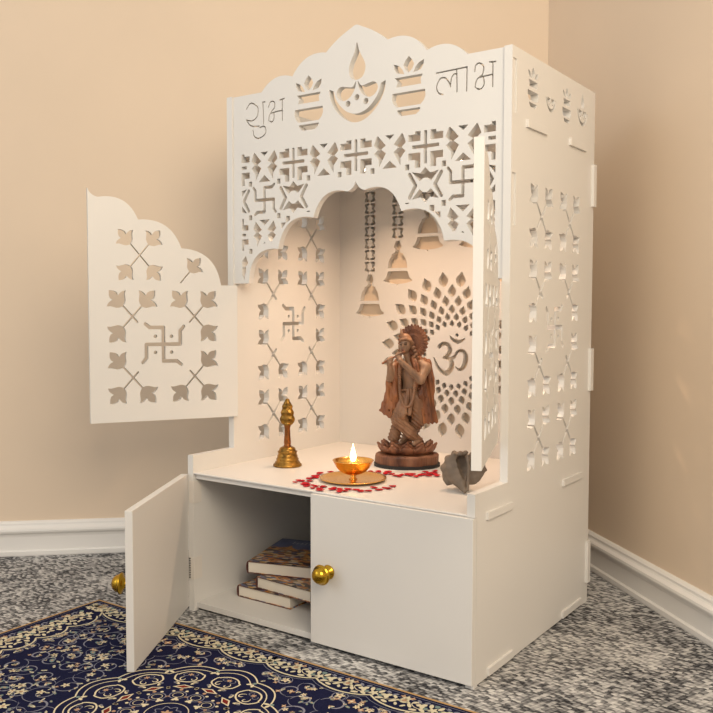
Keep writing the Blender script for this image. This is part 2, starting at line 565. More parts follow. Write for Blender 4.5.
# "shubh" (left) and "labh" (right)
for st in ([(.0480, .9500), (.056, .9585), (.0642, .9585), (.0755, .951), (.0773, .9425), (.0740, .932), (.062, .9262), (.0475, .9295)],
           [(.0475, .9295), (.056, .919), (.068, .915), (.0798, .9144)],
           [(.0890, .9575), (.0905, .935), (.0905, .9168)],
           [(.0880, .9575), (.0945, .9575)],
           [(.064, .908), (.067, .897), (.078, .8915), (.092, .896), (.0965, .904), (.092, .9125), (.081, .9110)],
           [(.1030, .9465), (.108, .9555), (.117, .9545), (.1175, .944), (.111, .9385), (.1050, .930), (.1033, .9215)],
           [(.1085, .9343), (.122, .936), (.1366, .9365)], [(.1160, .9350), (.1165, .9250), (.1120, .9185), (.106, .920)],
           [(.1300, .9560), (.1415, .9575)], [(.1366, .9570), (.1365, .9184)]):
    stroke_s(F, st)
for st in ([(.4634, .9545), (.5197, .9560)],
           [(.4760, .9186), (.468, .922), (.4640, .932), (.470, .944), (.4790, .9450), (.4860, .938), (.4900, .9290)],
           [(.4895, .930), (.4915, .942), (.4960, .948), (.5015, .9480)],
           [(.5010, .9550), (.5018, .9194)], [(.5195, .9560), (.5192, .9184)],
           [(.5335, .9470), (.535, .9560), (.5420, .9585), (.5490, .952), (.5470, .940), (.539, .935), (.5350, .928), (.5345, .9215)],
           [(.5400, .9360), (.552, .937), (.5640, .9376)], [(.5490, .9350), (.5500, .9240), (.5440, .9175), (.5370, .9200)],
           [(.5590, .9575), (.5700, .9565)], [(.5650, .9565), (.5650, .9188)]):
    stroke_s(F, st)
holes = F.contours()
half = [(0.0136, 0.9762), (0.0850, 0.9762)]
def arc(p, q, bulge, n=10):
    p = np.array(p); q = np.array(q); m = (p + q) / 2; e = q - p
    nrm = np.array([-e[1], e[0]]); out = []
    for i in range(n):
        t = i / n; out.append(tuple(p + e * t + nrm * bulge * 4 * t * (1 - t)))
    return out
top_l = [(T, 0.9762)] + arc((0.0860, 0.9762), (0.1610, 0.9945), 0.17) + arc((0.1610, 0.9945), (0.2380, 1.0250), 0.17) \
    + arc((0.2380, 1.0250), (0.2960, 1.0590), 0.045) + [(0.2990, 1.0610), (CX, 1.0618)]
top_r = [(2 * CX - x, z) for x, z in reversed(top_l[1:-1])] + [(W - T, 0.9762)]
leftx = T
arch_px = spline(arch[1:4], 4) if False else arch
arch_smooth = [(0.0519, 0.618)] + arc((0.0519, 0.618), (0.1257, 0.6815), .27, 14)[1:] + arc((0.1257, 0.6815), (0.2090, 0.7350), .25, 14) \
    + arc((0.2090, 0.7350), (0.2850, 0.7762), .24, 14) + arc((0.2850, 0.7762), (CX, 0.7930), -.14, 5) + [(CX, 0.7930)]
low = arch_smooth + [(2 * CX - x, z) for x, z in reversed(arch_smooth[:-1])]
XR = W - 0.0022
outer = [(T, 0.618)] + low + [(W - T, 0.618), (W - T, 0.7015), (XR, 0.7015), (XR, 0.7825), (W - T, 0.7825), (W - T, 0.8760), (XR, 0.8760), (XR, 0.9585), (W - T, 0.9585)] \
    + list(reversed(top_r))[:] + [p for p in reversed(top_l)]
# outline dedupe
def dedupe(P):
    o = []
    for p in P:
        if not o or math.hypot(p[0] - o[-1][0], p[1] - o[-1][1]) > 1e-5:
            o.append(p)
    if math.hypot(o[0][0] - o[-1][0], o[0][1] - o[-1][1]) < 1e-5: o.pop()
    return o
panel('front_arch_panel', dedupe(outer), holes, T - 0.0006, M_board, mandir, off(MX_XZ, y=DS + 0.0036))

# --- side panels with cut-outs
def side_holes(flip):
    F = Field(0.10, 0.46, 0.25, 0.99, 0.0008)
    YL, YR = 0.2325, 0.3610
    rows = [0.7225, 0.5990, 0.4745, 0.3515]
    for r, cz in enumerate(rows):
        for c, cy in enumerate((YL, YR)):
            arms = [1, 1, 1, 1]           # NE NW SW SE
            if r == 1: arms[3 if c == 0 else 2] = 0
            if r == 2: arms[0 if c == 0 else 1] = 0
            F.poly(tulip_cross(cy, cz, arms, 0.0310, 0.0353, 1.12, 0.0031))
    swastika(F, 0.2975, 0.5375, 0.0335, 0.0040, flip)
    kalash(F, 0.1915, 0.8955, 0.70)
    diya(F, 0.2660, 0.9020, 0.36, flame=False)
    kalash(F, 0.3380, 0.8970, 0.66)
    diya(F, 0.4150, 0.9040, 0.44)
    return F.contours(minarea=2.5e-6)
YR_ = 0.0067
prof = [(0, 0), (0.012, 0), (0.012, 0.003), (D - 0.03, 0.003), (D - 0.03, 0), (D, 0), (D, H), (DS, H), (DS, HS), (0, HS), (0, 0.2602), (YR_, 0.2602), (YR_, 0.0062), (0, 0.0062)]
slots = [[(DS + 0.0034, a), (DS + 0.0034 + T, a), (DS + 0.0034 + T, b), (DS + 0.0034, b)] for a, b in ((0.7012, 0.7828), (0.8757, 0.9588))]
panel('side_panel', prof, side_holes(1) + slots, T, M_board, mandir, off(MX_YZ, x=W - T))
panel('side_panel', prof[:10], side_holes(-1), T, M_board, mandir, off(MX_YZ, x=0))

# --- back panel: bells, petal mandala, om
F = Field(0.02, 0.58, 0.27, 0.85, 0.0007)
def bell_cut(cx, z0, top):
    def q(*p): return [(cx + x * 0.001, z0 + z * 0.001) for x, z in p]
    F.poly(q(*spline([(-38, 9), (-30, 17), (-25, 30)], 4), *spline([(25, 30), (30, 17), (38, 9), (22, 4), (0, 2), (-22, 4)], 4)))
    F.poly(q((-25, 37), (25, 37), (23, 50), (20, 58), (15, 64), (14, 68), (7, 70), (5, 75), (10, 82), (8, 90), (4, 96), (-4, 96), (-8, 90), (-10, 82), (-5, 75), (-7, 70), (-14, 68), (-15, 64), (-20, 58), (-23, 50)))
    F.dot(cx, z0 + 0.001, 0.0022)
    z = z0 + 0.104
    k = 0
    while z < top:
        # chain links: pairs of brackets
        for f in (1, -1):
            F.stroke([(cx + f * .0038, z), (cx + f * .0118, z + .001), (cx + f * .0082, z + .009), (cx + f * .0118, z + .017), (cx + f * .0038, z + .018)], .0028)
        z += 0.0258
        k += 1
for i, (cx, z0) in enumerate([(0.0955, 0.550), (0.1685, 0.6215), (0.2440, 0.6935), (0.3560, 0.6935), (0.4315, 0.6215), (0.5045, 0.550)]):
    bell_cut(cx, z0, 0.825)
MCX, MCZ = 0.3035, 0.4715
for r, L, w, odd in ((.160, .0285, .0105, 1), (.1355, .0235, .0088, 0), (.1150, .0195, .0075, 1), (.0970, .0165, .0065, 0), (.0815, .0135, .0055, 1), (.0675, .0115, .0046, 0)):
    for k in range(24):
        a = math.radians(15 * k + (7.5 if odd else 0))
        ux, uz = math.sin(a), math.cos(a)
        sx, sz = uz, -ux
        shape = [(-.5, 0), (-.42, .42), (-.25, .82), (-.02, 1), (.18, .78), (.34, .36), (.55, 0), (.34, -.36), (.18, -.78), (-.02, -1), (-.25, -.82), (-.42, -.42)]
        F.poly([(MCX + (r + o * L * 1.02) * ux + s_ * w * 1.02 * sx, MCZ + (r + o * L * 1.02) * uz + s_ * w * 1.02 * sz) for o, s_ in shape], rnd=.0011)
F.stroke(spline([(0.2734, 0.489), (0.28, 0.4946), (0.2871, 0.4960), (0.2955, 0.4926), (0.2995, 0.4852), (0.2980, 0.4763), (0.2900, 0.4691), (0.2838, 0.4664)], 4), [.0044, .0044, .0042, .005, .0056, .005, .0036, .002])
F.stroke(spline([(0.2838, 0.4655), (0.2960, 0.4645), (0.3035, 0.4577), (0.3040, 0.4475), (0.2985, 0.4385), (0.2907, 0.4330), (0.279, 0.4371), (0.2690, 0.4485), (0.2608, 0.4655)], 4), [.0022, .0045, .0056, .0060, .0062, .0058, .005, .0036, .0014])
F.stroke(spline([(0.3000, 0.4640), (0.3105, 0.4690), (0.3164, 0.4785), (0.3253, 0.4822), (0.3327, 0.4799), (0.3371, 0.4722), (0.3373, 0.4620), (0.3335, 0.4507), (0.3267, 0.4435), (0.3192, 0.4425), (0.3137, 0.4476)], 4), [.004, .0036, .0030, .0034, .0042, .0056, .0058, .0054, .0040, .0026, .0012])
F.stroke(spline([(0.2995, 0.5125), (0.3052, 0.5052), (0.3147, 0.5010), (0.3251, 0.5018), (0.335, 0.5075)], 4), [.001, .0036, .0050, .0036, .001])
F.poly([(0.3161, 0.5195), (0.3211, 0.5145), (0.3161, 0.5095), (0.3111, 0.5145)])
bh = F.contours(minarea=3e-6)
e = 0.0055
outer = [(T, 0.003), (W - T, 0.003), (W - T, 0.040), (W + e, 0.040), (W + e, 0.121), (W - T, 0.121), (W - T, 0.4135), (W + e, 0.4135), (W + e, 0.4945), (W - T, 0.4945), (W - T, 0.763), (W + e, 0.763), (W + e, 0.8415), (W - T, 0.8415), (W - T, H), (T, H)]
panel('back_panel', outer, bh, T, M_board, mandir, off(MX_XZ, y=D - T + 0.0004))

box_obj('backing_sheet', [(T, W - T, D + 0.0008, D + 0.0024, 0.003, 0.872)], M_sheet, mandir, bev=0)
# --- boards
box_obj('countertop', [(T, W - T, 0.0068, D - T, HC - 0.0125, HC), (T, W - T, 0.0008, 0.0078, 0.2602, HC), (W - T - .001, W + .0042, 0.0365, 0.1257, HC - 0.0128, HC - 0.0008), (W - T - .001, W + .0042, 0.3423, 0.4330, HC - 0.0132, HC - 0.0008)], M_board, mandir)
box_obj('cabinet_floor', [(T, W - T, 0.0068, D - T, 0.0045, 0.0150), (W - T - .001, W + .0042, 0.044, 0.134, 0.0055, 0.0180), (W - T - .001, W + .0042, 0.347, 0.4438, 0.0050, 0.0175)], M_board, mandir)
box_obj('roof_board', [(T, W - T, DS + 0.018, D - T, 0.8610, 0.8740), (W - T - .001, W + .0042, 0.1652, 0.2467, 0.8600, 0.8725), (W - T - .001, W + .0042, 0.3507, 0.4308, 0.8600, 0.8725)], M_board, mandir)
# small LED fittings added under the roof board to supply the warm inner light
ADDED_LEDS = ((0.200, 0.30), (0.400, 0.30))
for lx, ly in ADDED_LEDS:
    p = lathe('added_led_fitting', [(0.0125, 0), (0.0150, 0), (0.0155, 0.0008), (0.0155, 0.0155), (0, 0.0155), (0, 0.0140), (0.0125, 0.0140)], M_board, mandir, 32, closed=True)
    p.location = (lx, ly, 0.8453)
# --- upper doors
ZB = 0.3585
def upper_door(hinge, ang, flip):
    L = 0.278
    pts = [(0, ZB), (L, ZB), (L, 0.7870)]
    pts += arc((L - 0.0005, 0.7850), (0.2600, 0.7712), .14, 6)[1:]
    pts += arc((0.2600, 0.7712), (0.1885, 0.7335), -.21, 12)
    pts += arc((0.1885, 0.7335), (0.1085, 0.6830), -.20, 12)
    pts += arc((0.1085, 0.6830), (0.0328, 0.6150), -.21, 12)
    pts += [(0.0320, 0.6140), (0, 0.6140)]
    F = Field(-0.01, 0.29, 0.34, 0.80, 0.0007)
    F.poly(tulip_cross(0.1863, 0.6680, (1, 1, 1, 1), 0.0262, 0.0318, 1.0, 0.0014))
    # single tulip near the hinge with a short stem
    tc = (0.0837, 0.6505)
    L0 = math.hypot(-0.0262, 0.0318)
    F.poly([p for p in tulip_cross(tc[0] + 0.0262, tc[1] - 0.0318, (-1, 1, -1, -1), 0.0262, 0.0318, 1.0, 0.0014)])
    for r, cz in enumerate((0.5545, 0.4405)):
        for c, cu in enumerate((0.0848, 0.2007)):
            arms = [1, 1, 1, 1]
            if r == 0: arms[3 if c == 0 else 2] = 0
            if r == 1: arms[0 if c == 0 else 1] = 0
            F.poly(tulip_cross(cu, cz, arms, 0.0278, 0.0320, 1.12, 0.0019))
    swastika(F, 0.1440, 0.5020, 0.0335, 0.0036, flip)
    holes = F.contours(minarea=2.5e-6)
    # u along door from hinge, v up, w = thickness
    return dedupe(pts), holes
def rotz(a): return Matrix.Rotation(a, 4, 'Z')
o_l, h_l = upper_door(None, 0, 1)
TD = 0.0125
mL = Matrix.Translation((0.0245, DS, 0)) @ rotz(math.radians(-120.9)) @ off(MX_XZ, y=-TD)
dl = panel('upper_door', o_l, h_l, TD, M_board, mandir, mL)
dl['label'] = 'left upper door, swung wide open'
o_r, h_r = upper_door(None, 0, -1)
RANG = -69.0
mR = Matrix.Translation((0.5830, DS - 0.001, 0.0015)) @ rotz(math.radians(RANG)) @ Matrix.Diagonal((0.945, 1, 1, 1)) @ off(MX_XZ, y=-TD - .001)
dr = panel('upper_door', o_r, h_r, TD + .001, M_board, mandir, mR)
dr['label'] = 'right upper door, seen nearly edge-on'

# --- cabinet doors with knobs
def knob(parent, loc, rot):
    prof = [(0, 0), (0.0105, 0), (0.0112, 0.0012), (0.0105, 0.0030), (0.0072, 0.0042), (0.0058, 0.0075), (0.0062, 0.0125), (0.0095, 0.0160), (0.0150, 0.0178), (0.0158, 0.0192), (0.0153, 0.0205),
            (0.0138, 0.0212), (0.0135, 0.0222), (0.0122, 0.0262), (0.0095, 0.0300), (0.0055, 0.0322), (0, 0.0330)]
    k = lathe('knob', [(r * 1.08, z * 1.1) for r, z in prof], M_knob, parent, 40)
    k.location = loc
    k.rotation_euler = rot
    k['label'] = 'round gold knob'
    return k
DT = 0.0125
DY = 0.0063
ca = math.radians(-60.3)
def cab_door(x0, x1, M, name='cabinet_door'):
    bm = bmesh.new()
    add_box(bm, x0, x1, DY - DT, DY, 0.0068, 0.2596, bev=0.0007)
    bmesh.ops.transform(bm, matrix=M, verts=bm.verts)
    return bm_obj(name, bm, M_board, mandir)
cr = cab_door(0.2962, W, Matrix.Identity(4))
cr['label'] = 'closed right cabinet door'
knob(cr, (0.3345, DY - DT, 0.1335), (PI / 2, 0, 0))
ML = Matrix.Translation((0.0005, -0.0005, 0)) @ rotz(ca) @ Matrix.Translation((0, -DY, 0))
cl = cab_door(0.0005, 0.2995, ML)
cl['label'] = 'open left cabinet door'
kp = ML @ Vector((0.2610, DY - DT, 0.1335))
knob(cl, kp, (PI / 2, 0, ca))
for hz in (0.205, 0.060):
    box_obj('hinge', [(T + .0002, T + .0014, 0.007, 0.020, hz, hz + 0.042), (T - .0105, T + .0006, -.0009, .0006, hz, hz + 0.042), (T + .0001, T + .0014, -.0009, .0075, hz, hz + .042)], M_hinge_w, mandir, bev=0.0003)
bm = bmesh.new()
for k in range(9):
    add_box(bm, 0.0035, 0.0057, -0.0022, -0.0004, 0.062 + k * .0045, 0.0645 + k * .0045)
hk = bm_obj('hinge_knuckle', bm, M_dark, mandir)
hk['label'] = 'dark slotted hinge knuckle'

# ------------------------------------------------------------------ room
KX, KY = 0.3335, 0.8905
def wall(name, ang, L, base_name):
    d = Vector((math.cos(ang), math.sin(ang), 0))
    n = Vector((-d.y, d.x, 0))
    if n.dot(Vector((0.4, -1, 0))) > 0: n = -n         # n points out of the room
    p0 = Vector((KX, KY, 0))
    vs = []
    for s_, t_ in ((-0.12, 0), (L, 0), (L, 0.12), (-0.12, 0.12)):
        for z in (0, 2.6):
            q = p0 + d * s_ + n * t_
            vs.append((q.x, q.y, z))
    fs = [(0, 2, 3, 1), (2, 4, 5, 3), (4, 6, 7, 5), (6, 0, 1, 7), (1, 3, 5, 7), (0, 6, 4, 2)]
    w = mesh_obj(name, vs, fs, M_wall)
    w['kind'] = 'structure'
    # moulded baseboard profile (distance from wall, height)
    prof = [(0, 0), (0.0165, 0), (0.0175, 0.003), (0.0175, 0.0125), (0.0160, 0.0140), (0.0120, 0.0150), (0.0115, 0.0500), (0.0130, 0.0560), (0.0150, 0.0590), (0.0185, 0.0620), (0.0200, 0.0670),
            (0.0190, 0.0720), (0.0150, 0.0750), (0.0125, 0.0765), (0.0105, 0.0800), (0.0100, 0.0850), (0.0060, 0.0890), (0, 0.0900)]
    vs, fs = [], []
    for s_ in (0.0, L):
        for q_, z in prof:
            ss = s_ if s_ > 0 else q_            # mitred at the corner
            q = p0 + d * ss - n * q_
            vs.append((q.x, q.y, z * 0.88))
    N = len(prof)
    for i in range(N - 1):
        fs.append((i, i + 1, N + i + 1, N + i))
    b = mesh_obj(base_name, vs, fs, M_base)
    b['kind'] = 'structure'
    return w
wall('wall_left', math.radians(-137.0), 3.2, 'baseboard_left')
wall('wall_right', math.radians(-43.4), 3.2, 'baseboard_right')
fl = mesh_obj('floor', [(-2.6, -3.0, 0), (3.4, -3.0, 0), (3.4, 1.2, 0), (-2.6, 1.2, 0), (-2.6, -3.0, -.05), (3.4, -3.0, -.05), (3.4, 1.2, -.05), (-2.6, 1.2, -.05)],
              [(0, 1, 2, 3), (7, 6, 5, 4), (0, 4, 5, 1), (1, 5, 6, 2), (2, 6, 7, 3), (3, 7, 4, 0)], M_carpet)
fl['kind'] = 'structure'

# ------------------------------------------------------------------ rug
exec_rug = True
RC = (0.289, -0.325)
RA, RB = 0.461, 0.253
RT = 0.0045
M_navy = plain('rug_navy', (0.010, 0.012, 0.040), rough=0.95, noise=0.3, scale=400, bump=0.0006, spec=0.05)
M_rgold = plain('rug_gold_edge', (0.46, 0.29, 0.13), rough=0.9, spec=0.1)
M_cream = plain('rug_cream', (0.62, 0.56, 0.40), rough=0.95, spec=0.05)
M_slate = plain('rug_slate', (0.21, 0.215, 0.27), rough=0.95, spec=0.05)
M_teal = plain('rug_teal', (0.17, 0.24, 0.23), rough=0.95, spec=0.05)
M_peach = plain('rug_peach', (0.42, 0.27, 0.17), rough=0.95, spec=0.05)
M_rred = plain('rug_red', (0.16, 0.022, 0.018), rough=0.95, spec=0.05)
rug_mats = [M_navy, M_rgold, M_cream, M_slate, M_teal, M_peach, M_rred]
NAVY, GOLD, CREAM, SLATE, TEAL, PEACH, RRED = range(7)
RV, RF, RI = [], [], []
def rface(pts, c, lv):
    b = len(RV)
    z = RT + 0.00012 * lv
    for p in pts: RV.append((p[0], p[1], z))
    RF.append(tuple(range(b, b + len(pts)))); RI.append(c)
def ribbon(pts, w, c, lv=1, closed=False, taper=False):
    n = len(pts)
    L, Rr = [], []
    for i in range(n):
        a = pts[(i - 1) % n] if (closed or i > 0) else pts[i]
        b = pts[(i + 1) % n] if (closed or i < n - 1) else pts[i]
        dx, dy = b[0] - a[0], b[1] - a[1]
        l = math.hypot(dx, dy) + 1e-9
        k = 1.0
        if taper: k = max(0.15, math.sin(PI * min(1, (i + .6) / n)) ** 0.6)
        nx, ny = -dy / l * w * k / 2, dx / l * w * k / 2
        L.append((pts[i][0] + nx, pts[i][1] + ny)); Rr.append((pts[i][0] - nx, pts[i][1] - ny))
    for i in range(n if closed else n - 1):
        j = (i + 1) % n
        rface([Rr[i], Rr[j], L[j], L[i]], c, lv)
def mir(fn_pts, quads=4):
    out = []
    for fx, fy in ((1, 1), (-1, 1), (1, -1), (-1, -1))[:quads]:
        out.append([(x * fx, y * fy) for x, y in fn_pts])
    return out
def blob(cx, cy, r, c, lv=2, ang=0.0, asp=1.0, petals=0, n=None):
    n = n or (petals * 4 if petals else 10)
    P = []
    for i in range(n):
        a = 2 * PI * i / n
        rr = r * (1 + 0.42 * math.cos(petals * a)) if petals else r
        x, y = rr * math.cos(a), rr * asp * math.sin(a)
        P.append((cx + x * math.cos(ang) - y * math.sin(ang), cy + x * math.sin(ang) + y * math.cos(ang)))
    for q in mir(P):
        rface(q, c, lv)
def mrib(pts, w, c, lv=1, closed=False, taper=False):
    for q in mir(pts): ribbon(q, w, c, lv, closed, taper)
def flower(cx, cy, r, kind, ang=0):
    if kind == 0:
        blob(cx, cy, r, CREAM, 2, ang, petals=5); blob(cx, cy, r * .38, PEACH, 3)
    elif kind == 1:
        blob(cx, cy, r * .85, PEACH, 2, ang, petals=4); blob(cx, cy, r * .32, CREAM, 3)
    elif kind == 2:
        for f in (-1, 0, 1):
            a = ang + f * .75
            blob(cx + r * .55 * math.cos(a), cy + r * .55 * math.sin(a), r * .55, CREAM if f else TEAL, 2, a, .42)
        blob(cx, cy, r * .28, PEACH, 3)
    elif kind == 3:
        blob(cx, cy, r, CREAM, 2, ang, .42); blob(cx + r * .1, cy, r * .45, TEAL, 3, ang, .4)
    else:
        blob(cx, cy, r * .95, TEAL, 2, ang, .55); blob(cx, cy, r * .4, PEACH, 3, ang, .6)
def spiral(cx, cy, r, a0, turns, hand, c=SLATE, w=0.0016, lead=None):
    P = []
    n = int(18 * turns) + 4
    for i in range(n + 1):
        t = i / n
        rr = r * (1 - 0.78 * t)
        a = a0 + hand * turns * 2 * PI * t
        P.append((cx + rr * math.cos(a), cy + rr * math.sin(a)))
    mrib(P, w * 1.45, c, 1, taper=True)
    return P

rnd = random.Random(7)
# border: top/bottom band 0.046 deep, side band 0.080 deep
BT, BS = 0.048, 0.080
def scallop(p, q, inward, n, depth, base):
    """line of n scallops from p to q, offset inward"""
    P = []
    for k in range(n):
        for i in range(9):
            t = i / 8
            s_ = (k + t) / n
            d_ = base + depth * math.sin(PI * t) ** .75
            P.append((p[0] + (q[0] - p[0]) * s_ + inward[0] * d_, p[1] + (q[1] - p[1]) * s_ + inward[1] * d_))
    return P
per = 0.107
scl_top = scallop((0, RB), (RA - BS + .02, RB), (0, -1), 4, 0.016, BT - .008)
scl_side = scallop((RA, RB - BT - .012), (RA, 0), (-1, 0), 3, 0.018, BS - .010)
corner_arc = [(RA - BS + .02, RB - BT + .008), (RA - BS + .006, RB - BT - .010), (RA - BS + .010, RB - BT - .012)]
full = scl_top + corner_arc[1:2] + scl_side
mrib(full, 0.0032, CREAM, 3)
full2 = [(x * .985, y * .965) for x, y in full]
mrib(full2, 0.0010, SLATE, 2)
mrib([(0, RB - .0085), (RA - .0085, RB - .0085), (RA - .0085, 0)], 0.0010, SLATE, 1)
# border florals, repeating per scallop
def border_unit(f, w, dep):
    """f maps (s in 0..1 along, d 0..1 inward) -> xy"""
    def B(s_, d_, r, c, lv=2, asp=1, ang=0, petals=0):
        x, y = f(s_, d_)
        blob(x, y, r * 1.22, c, lv, ang, asp, petals)
    for m in (0, 1):
        k = lambda s_: s_ if m == 0 else 1 - s_
        sg = 1 if m == 0 else -1
        B(k(.14), .80, .0052, CREAM, asp=.5, ang=.5 * sg); B(k(.26), .92, .0050, CREAM, asp=.5, ang=-.3 * sg)
        B(k(.36), .72, .0055, CREAM, asp=.45, ang=.9 * sg); B(k(.20), .52, .0058, CREAM, petals=3, ang=1.0 * sg)
        B(k(.33), .42, .0045, CREAM, asp=.5, ang=-.8 * sg); B(k(.08), .36, .0050, CREAM, asp=.55, ang=1.2 * sg)
        B(k(.12), .62, .0030, TEAL); B(k(.42), .56, .0035, CREAM, asp=.6, ang=.3 * sg)
        B(k(.30), .26, .0040, SLATE, asp=.5, ang=.6 * sg); B(k(.42), .22, .0030, PEACH, petals=4)
        B(k(.18), .22, .0038, SLATE, asp=.45, ang=-.5 * sg); B(k(.44), .86, .0040, CREAM, asp=.5, ang=-1.0 * sg)
        P = [f(k(s_), d_) for s_, d_ in spline([(.02, .5), (.12, .72), (.26, .74), (.36, .55), (.30, .40), (.22, .46)], 4)]
        mrib(P, 0.0015, CREAM, 1, taper=True)
        P = [f(k(s_), d_) for s_, d_ in spline([(.5, .15), (.40, .33), (.22, .34), (.12, .22), (.02, .2)], 4)]
        mrib(P, 0.0011, SLATE, 1, taper=True)
    B(.5, .50, .0062, CREAM); B(.5, .50, .0030, PEACH, 3); B(.5, .30, .0045, CREAM, petals=4); B(0, .60, .0050, CREAM, petals=5); B(0.0, .28, .0035, TEAL)
L4 = (RA - BS + .02) / 4
for k in range(4):
    border_unit(lambda s_, d_, k=k: ((k + s_) * L4, RB - .006 - d_ * (BT - .006)), L4, BT)
L3 = (RB - BT - .012) / 3
for k in range(3):
    border_unit(lambda s_, d_, k=k: (RA - .006 - d_ * (BS - .012), RB - BT - .012 - (k + s_) * L3), L3, BS)
border_unit(lambda s_, d_: (RA - BS + .02 + s_ * (BS - .03) - .0, RB - .006 - d_ * (BT - .008)), .06, BT)
# corner leaf
cxk, cyk = RA - .026, RB - .026
blob(cxk, cyk, .006, SLATE, 2, petals=4)

# field scrolls
FX, FY = RA - BS - .012, RB - BT - .022
def dlobe(a):  # medallion outline radius
    return 0.150 + 0.012 * abs(math.cos(6 * a)) + 0.005 * math.cos(4 * a)
placed = []
tries = 0
while len(placed) < 46 and tries < 6000:
    tries += 1
    x = rnd.uniform(0.012, FX); y = rnd.uniform(0.008, FY)
    a = math.atan2(y, x)
    if math.hypot(x, y) < dlobe(a) + 0.022: continue
    r = rnd.uniform(0.014, 0.026)
    if x + r > FX + .012 or y + r > FY + .012: r *= .6
    if any(math.hypot(x - p[0], y - p[1]) < (r + p[2]) * .72 for p in placed): continue
    placed.append((x, y, r))
    a0 = rnd.uniform(0, 2 * PI); hand = rnd.choice((-1, 1))
    P = spiral(x, y, r, a0, rnd.uniform(.75, 1.15), hand, w=rnd.choice((.0013, .0017, .0022)))
    k = rnd.randrange(5)
    flower(P[-1][0], P[-1][1], rnd.uniform(.0048, .0078), k, rnd.uniform(0, 6))
    for _ in range(3):
        q = P[rnd.randrange(2, len(P) - 3)]
        aa = rnd.uniform(0, 6.28)
        flower(q[0] + .005 * math.cos(aa), q[1] + .005 * math.sin(aa), rnd.uniform(.0030, .0050), rnd.randrange(5), aa)
    s_ = rnd.uniform(.6, 1.4)
    Q = [(x + r * 1.1 * math.cos(a0 + t), y + r * 1.1 * math.sin(a0 + t)) for t in np.linspace(0, -hand * 1.5, 8)]
    mrib(Q, .0012, SLATE, 1, taper=True)
for _ in range(90):
    x = rnd.uniform(0.008, FX + .008); y = rnd.uniform(0.005, FY + .01)
    if math.hypot(x, y) < dlobe(math.atan2(y, x)) + .008: continue
    flower(x, y, rnd.uniform(.0028, .0052), rnd.choice((0, 1, 2, 3, 3, 4)), rnd.uniform(0, 6))
# corner cartouche ovals
for cx, cy, ra, rb, an in ((RA - BS - .055, RB - BT - .050, .036, .018, PI / 4 + PI / 2), (RA - BS - .12, RB - BT - .055, .026, .013, .4), (RA - BS - .045, RB - BT - .115, .024, .012, 1.2)):
    P = [(cx + ra * math.cos(t) * math.cos(an) - rb * math.sin(t) * math.sin(an), cy + ra * math.cos(t) * math.sin(an) + rb * math.sin(t) * math.cos(an)) for t in np.linspace(0, 2 * PI, 33)[:-1]]
    mrib(P, .0016, SLATE, 4, closed=True)
    flower(cx, cy, .008, 2, an - PI / 2)
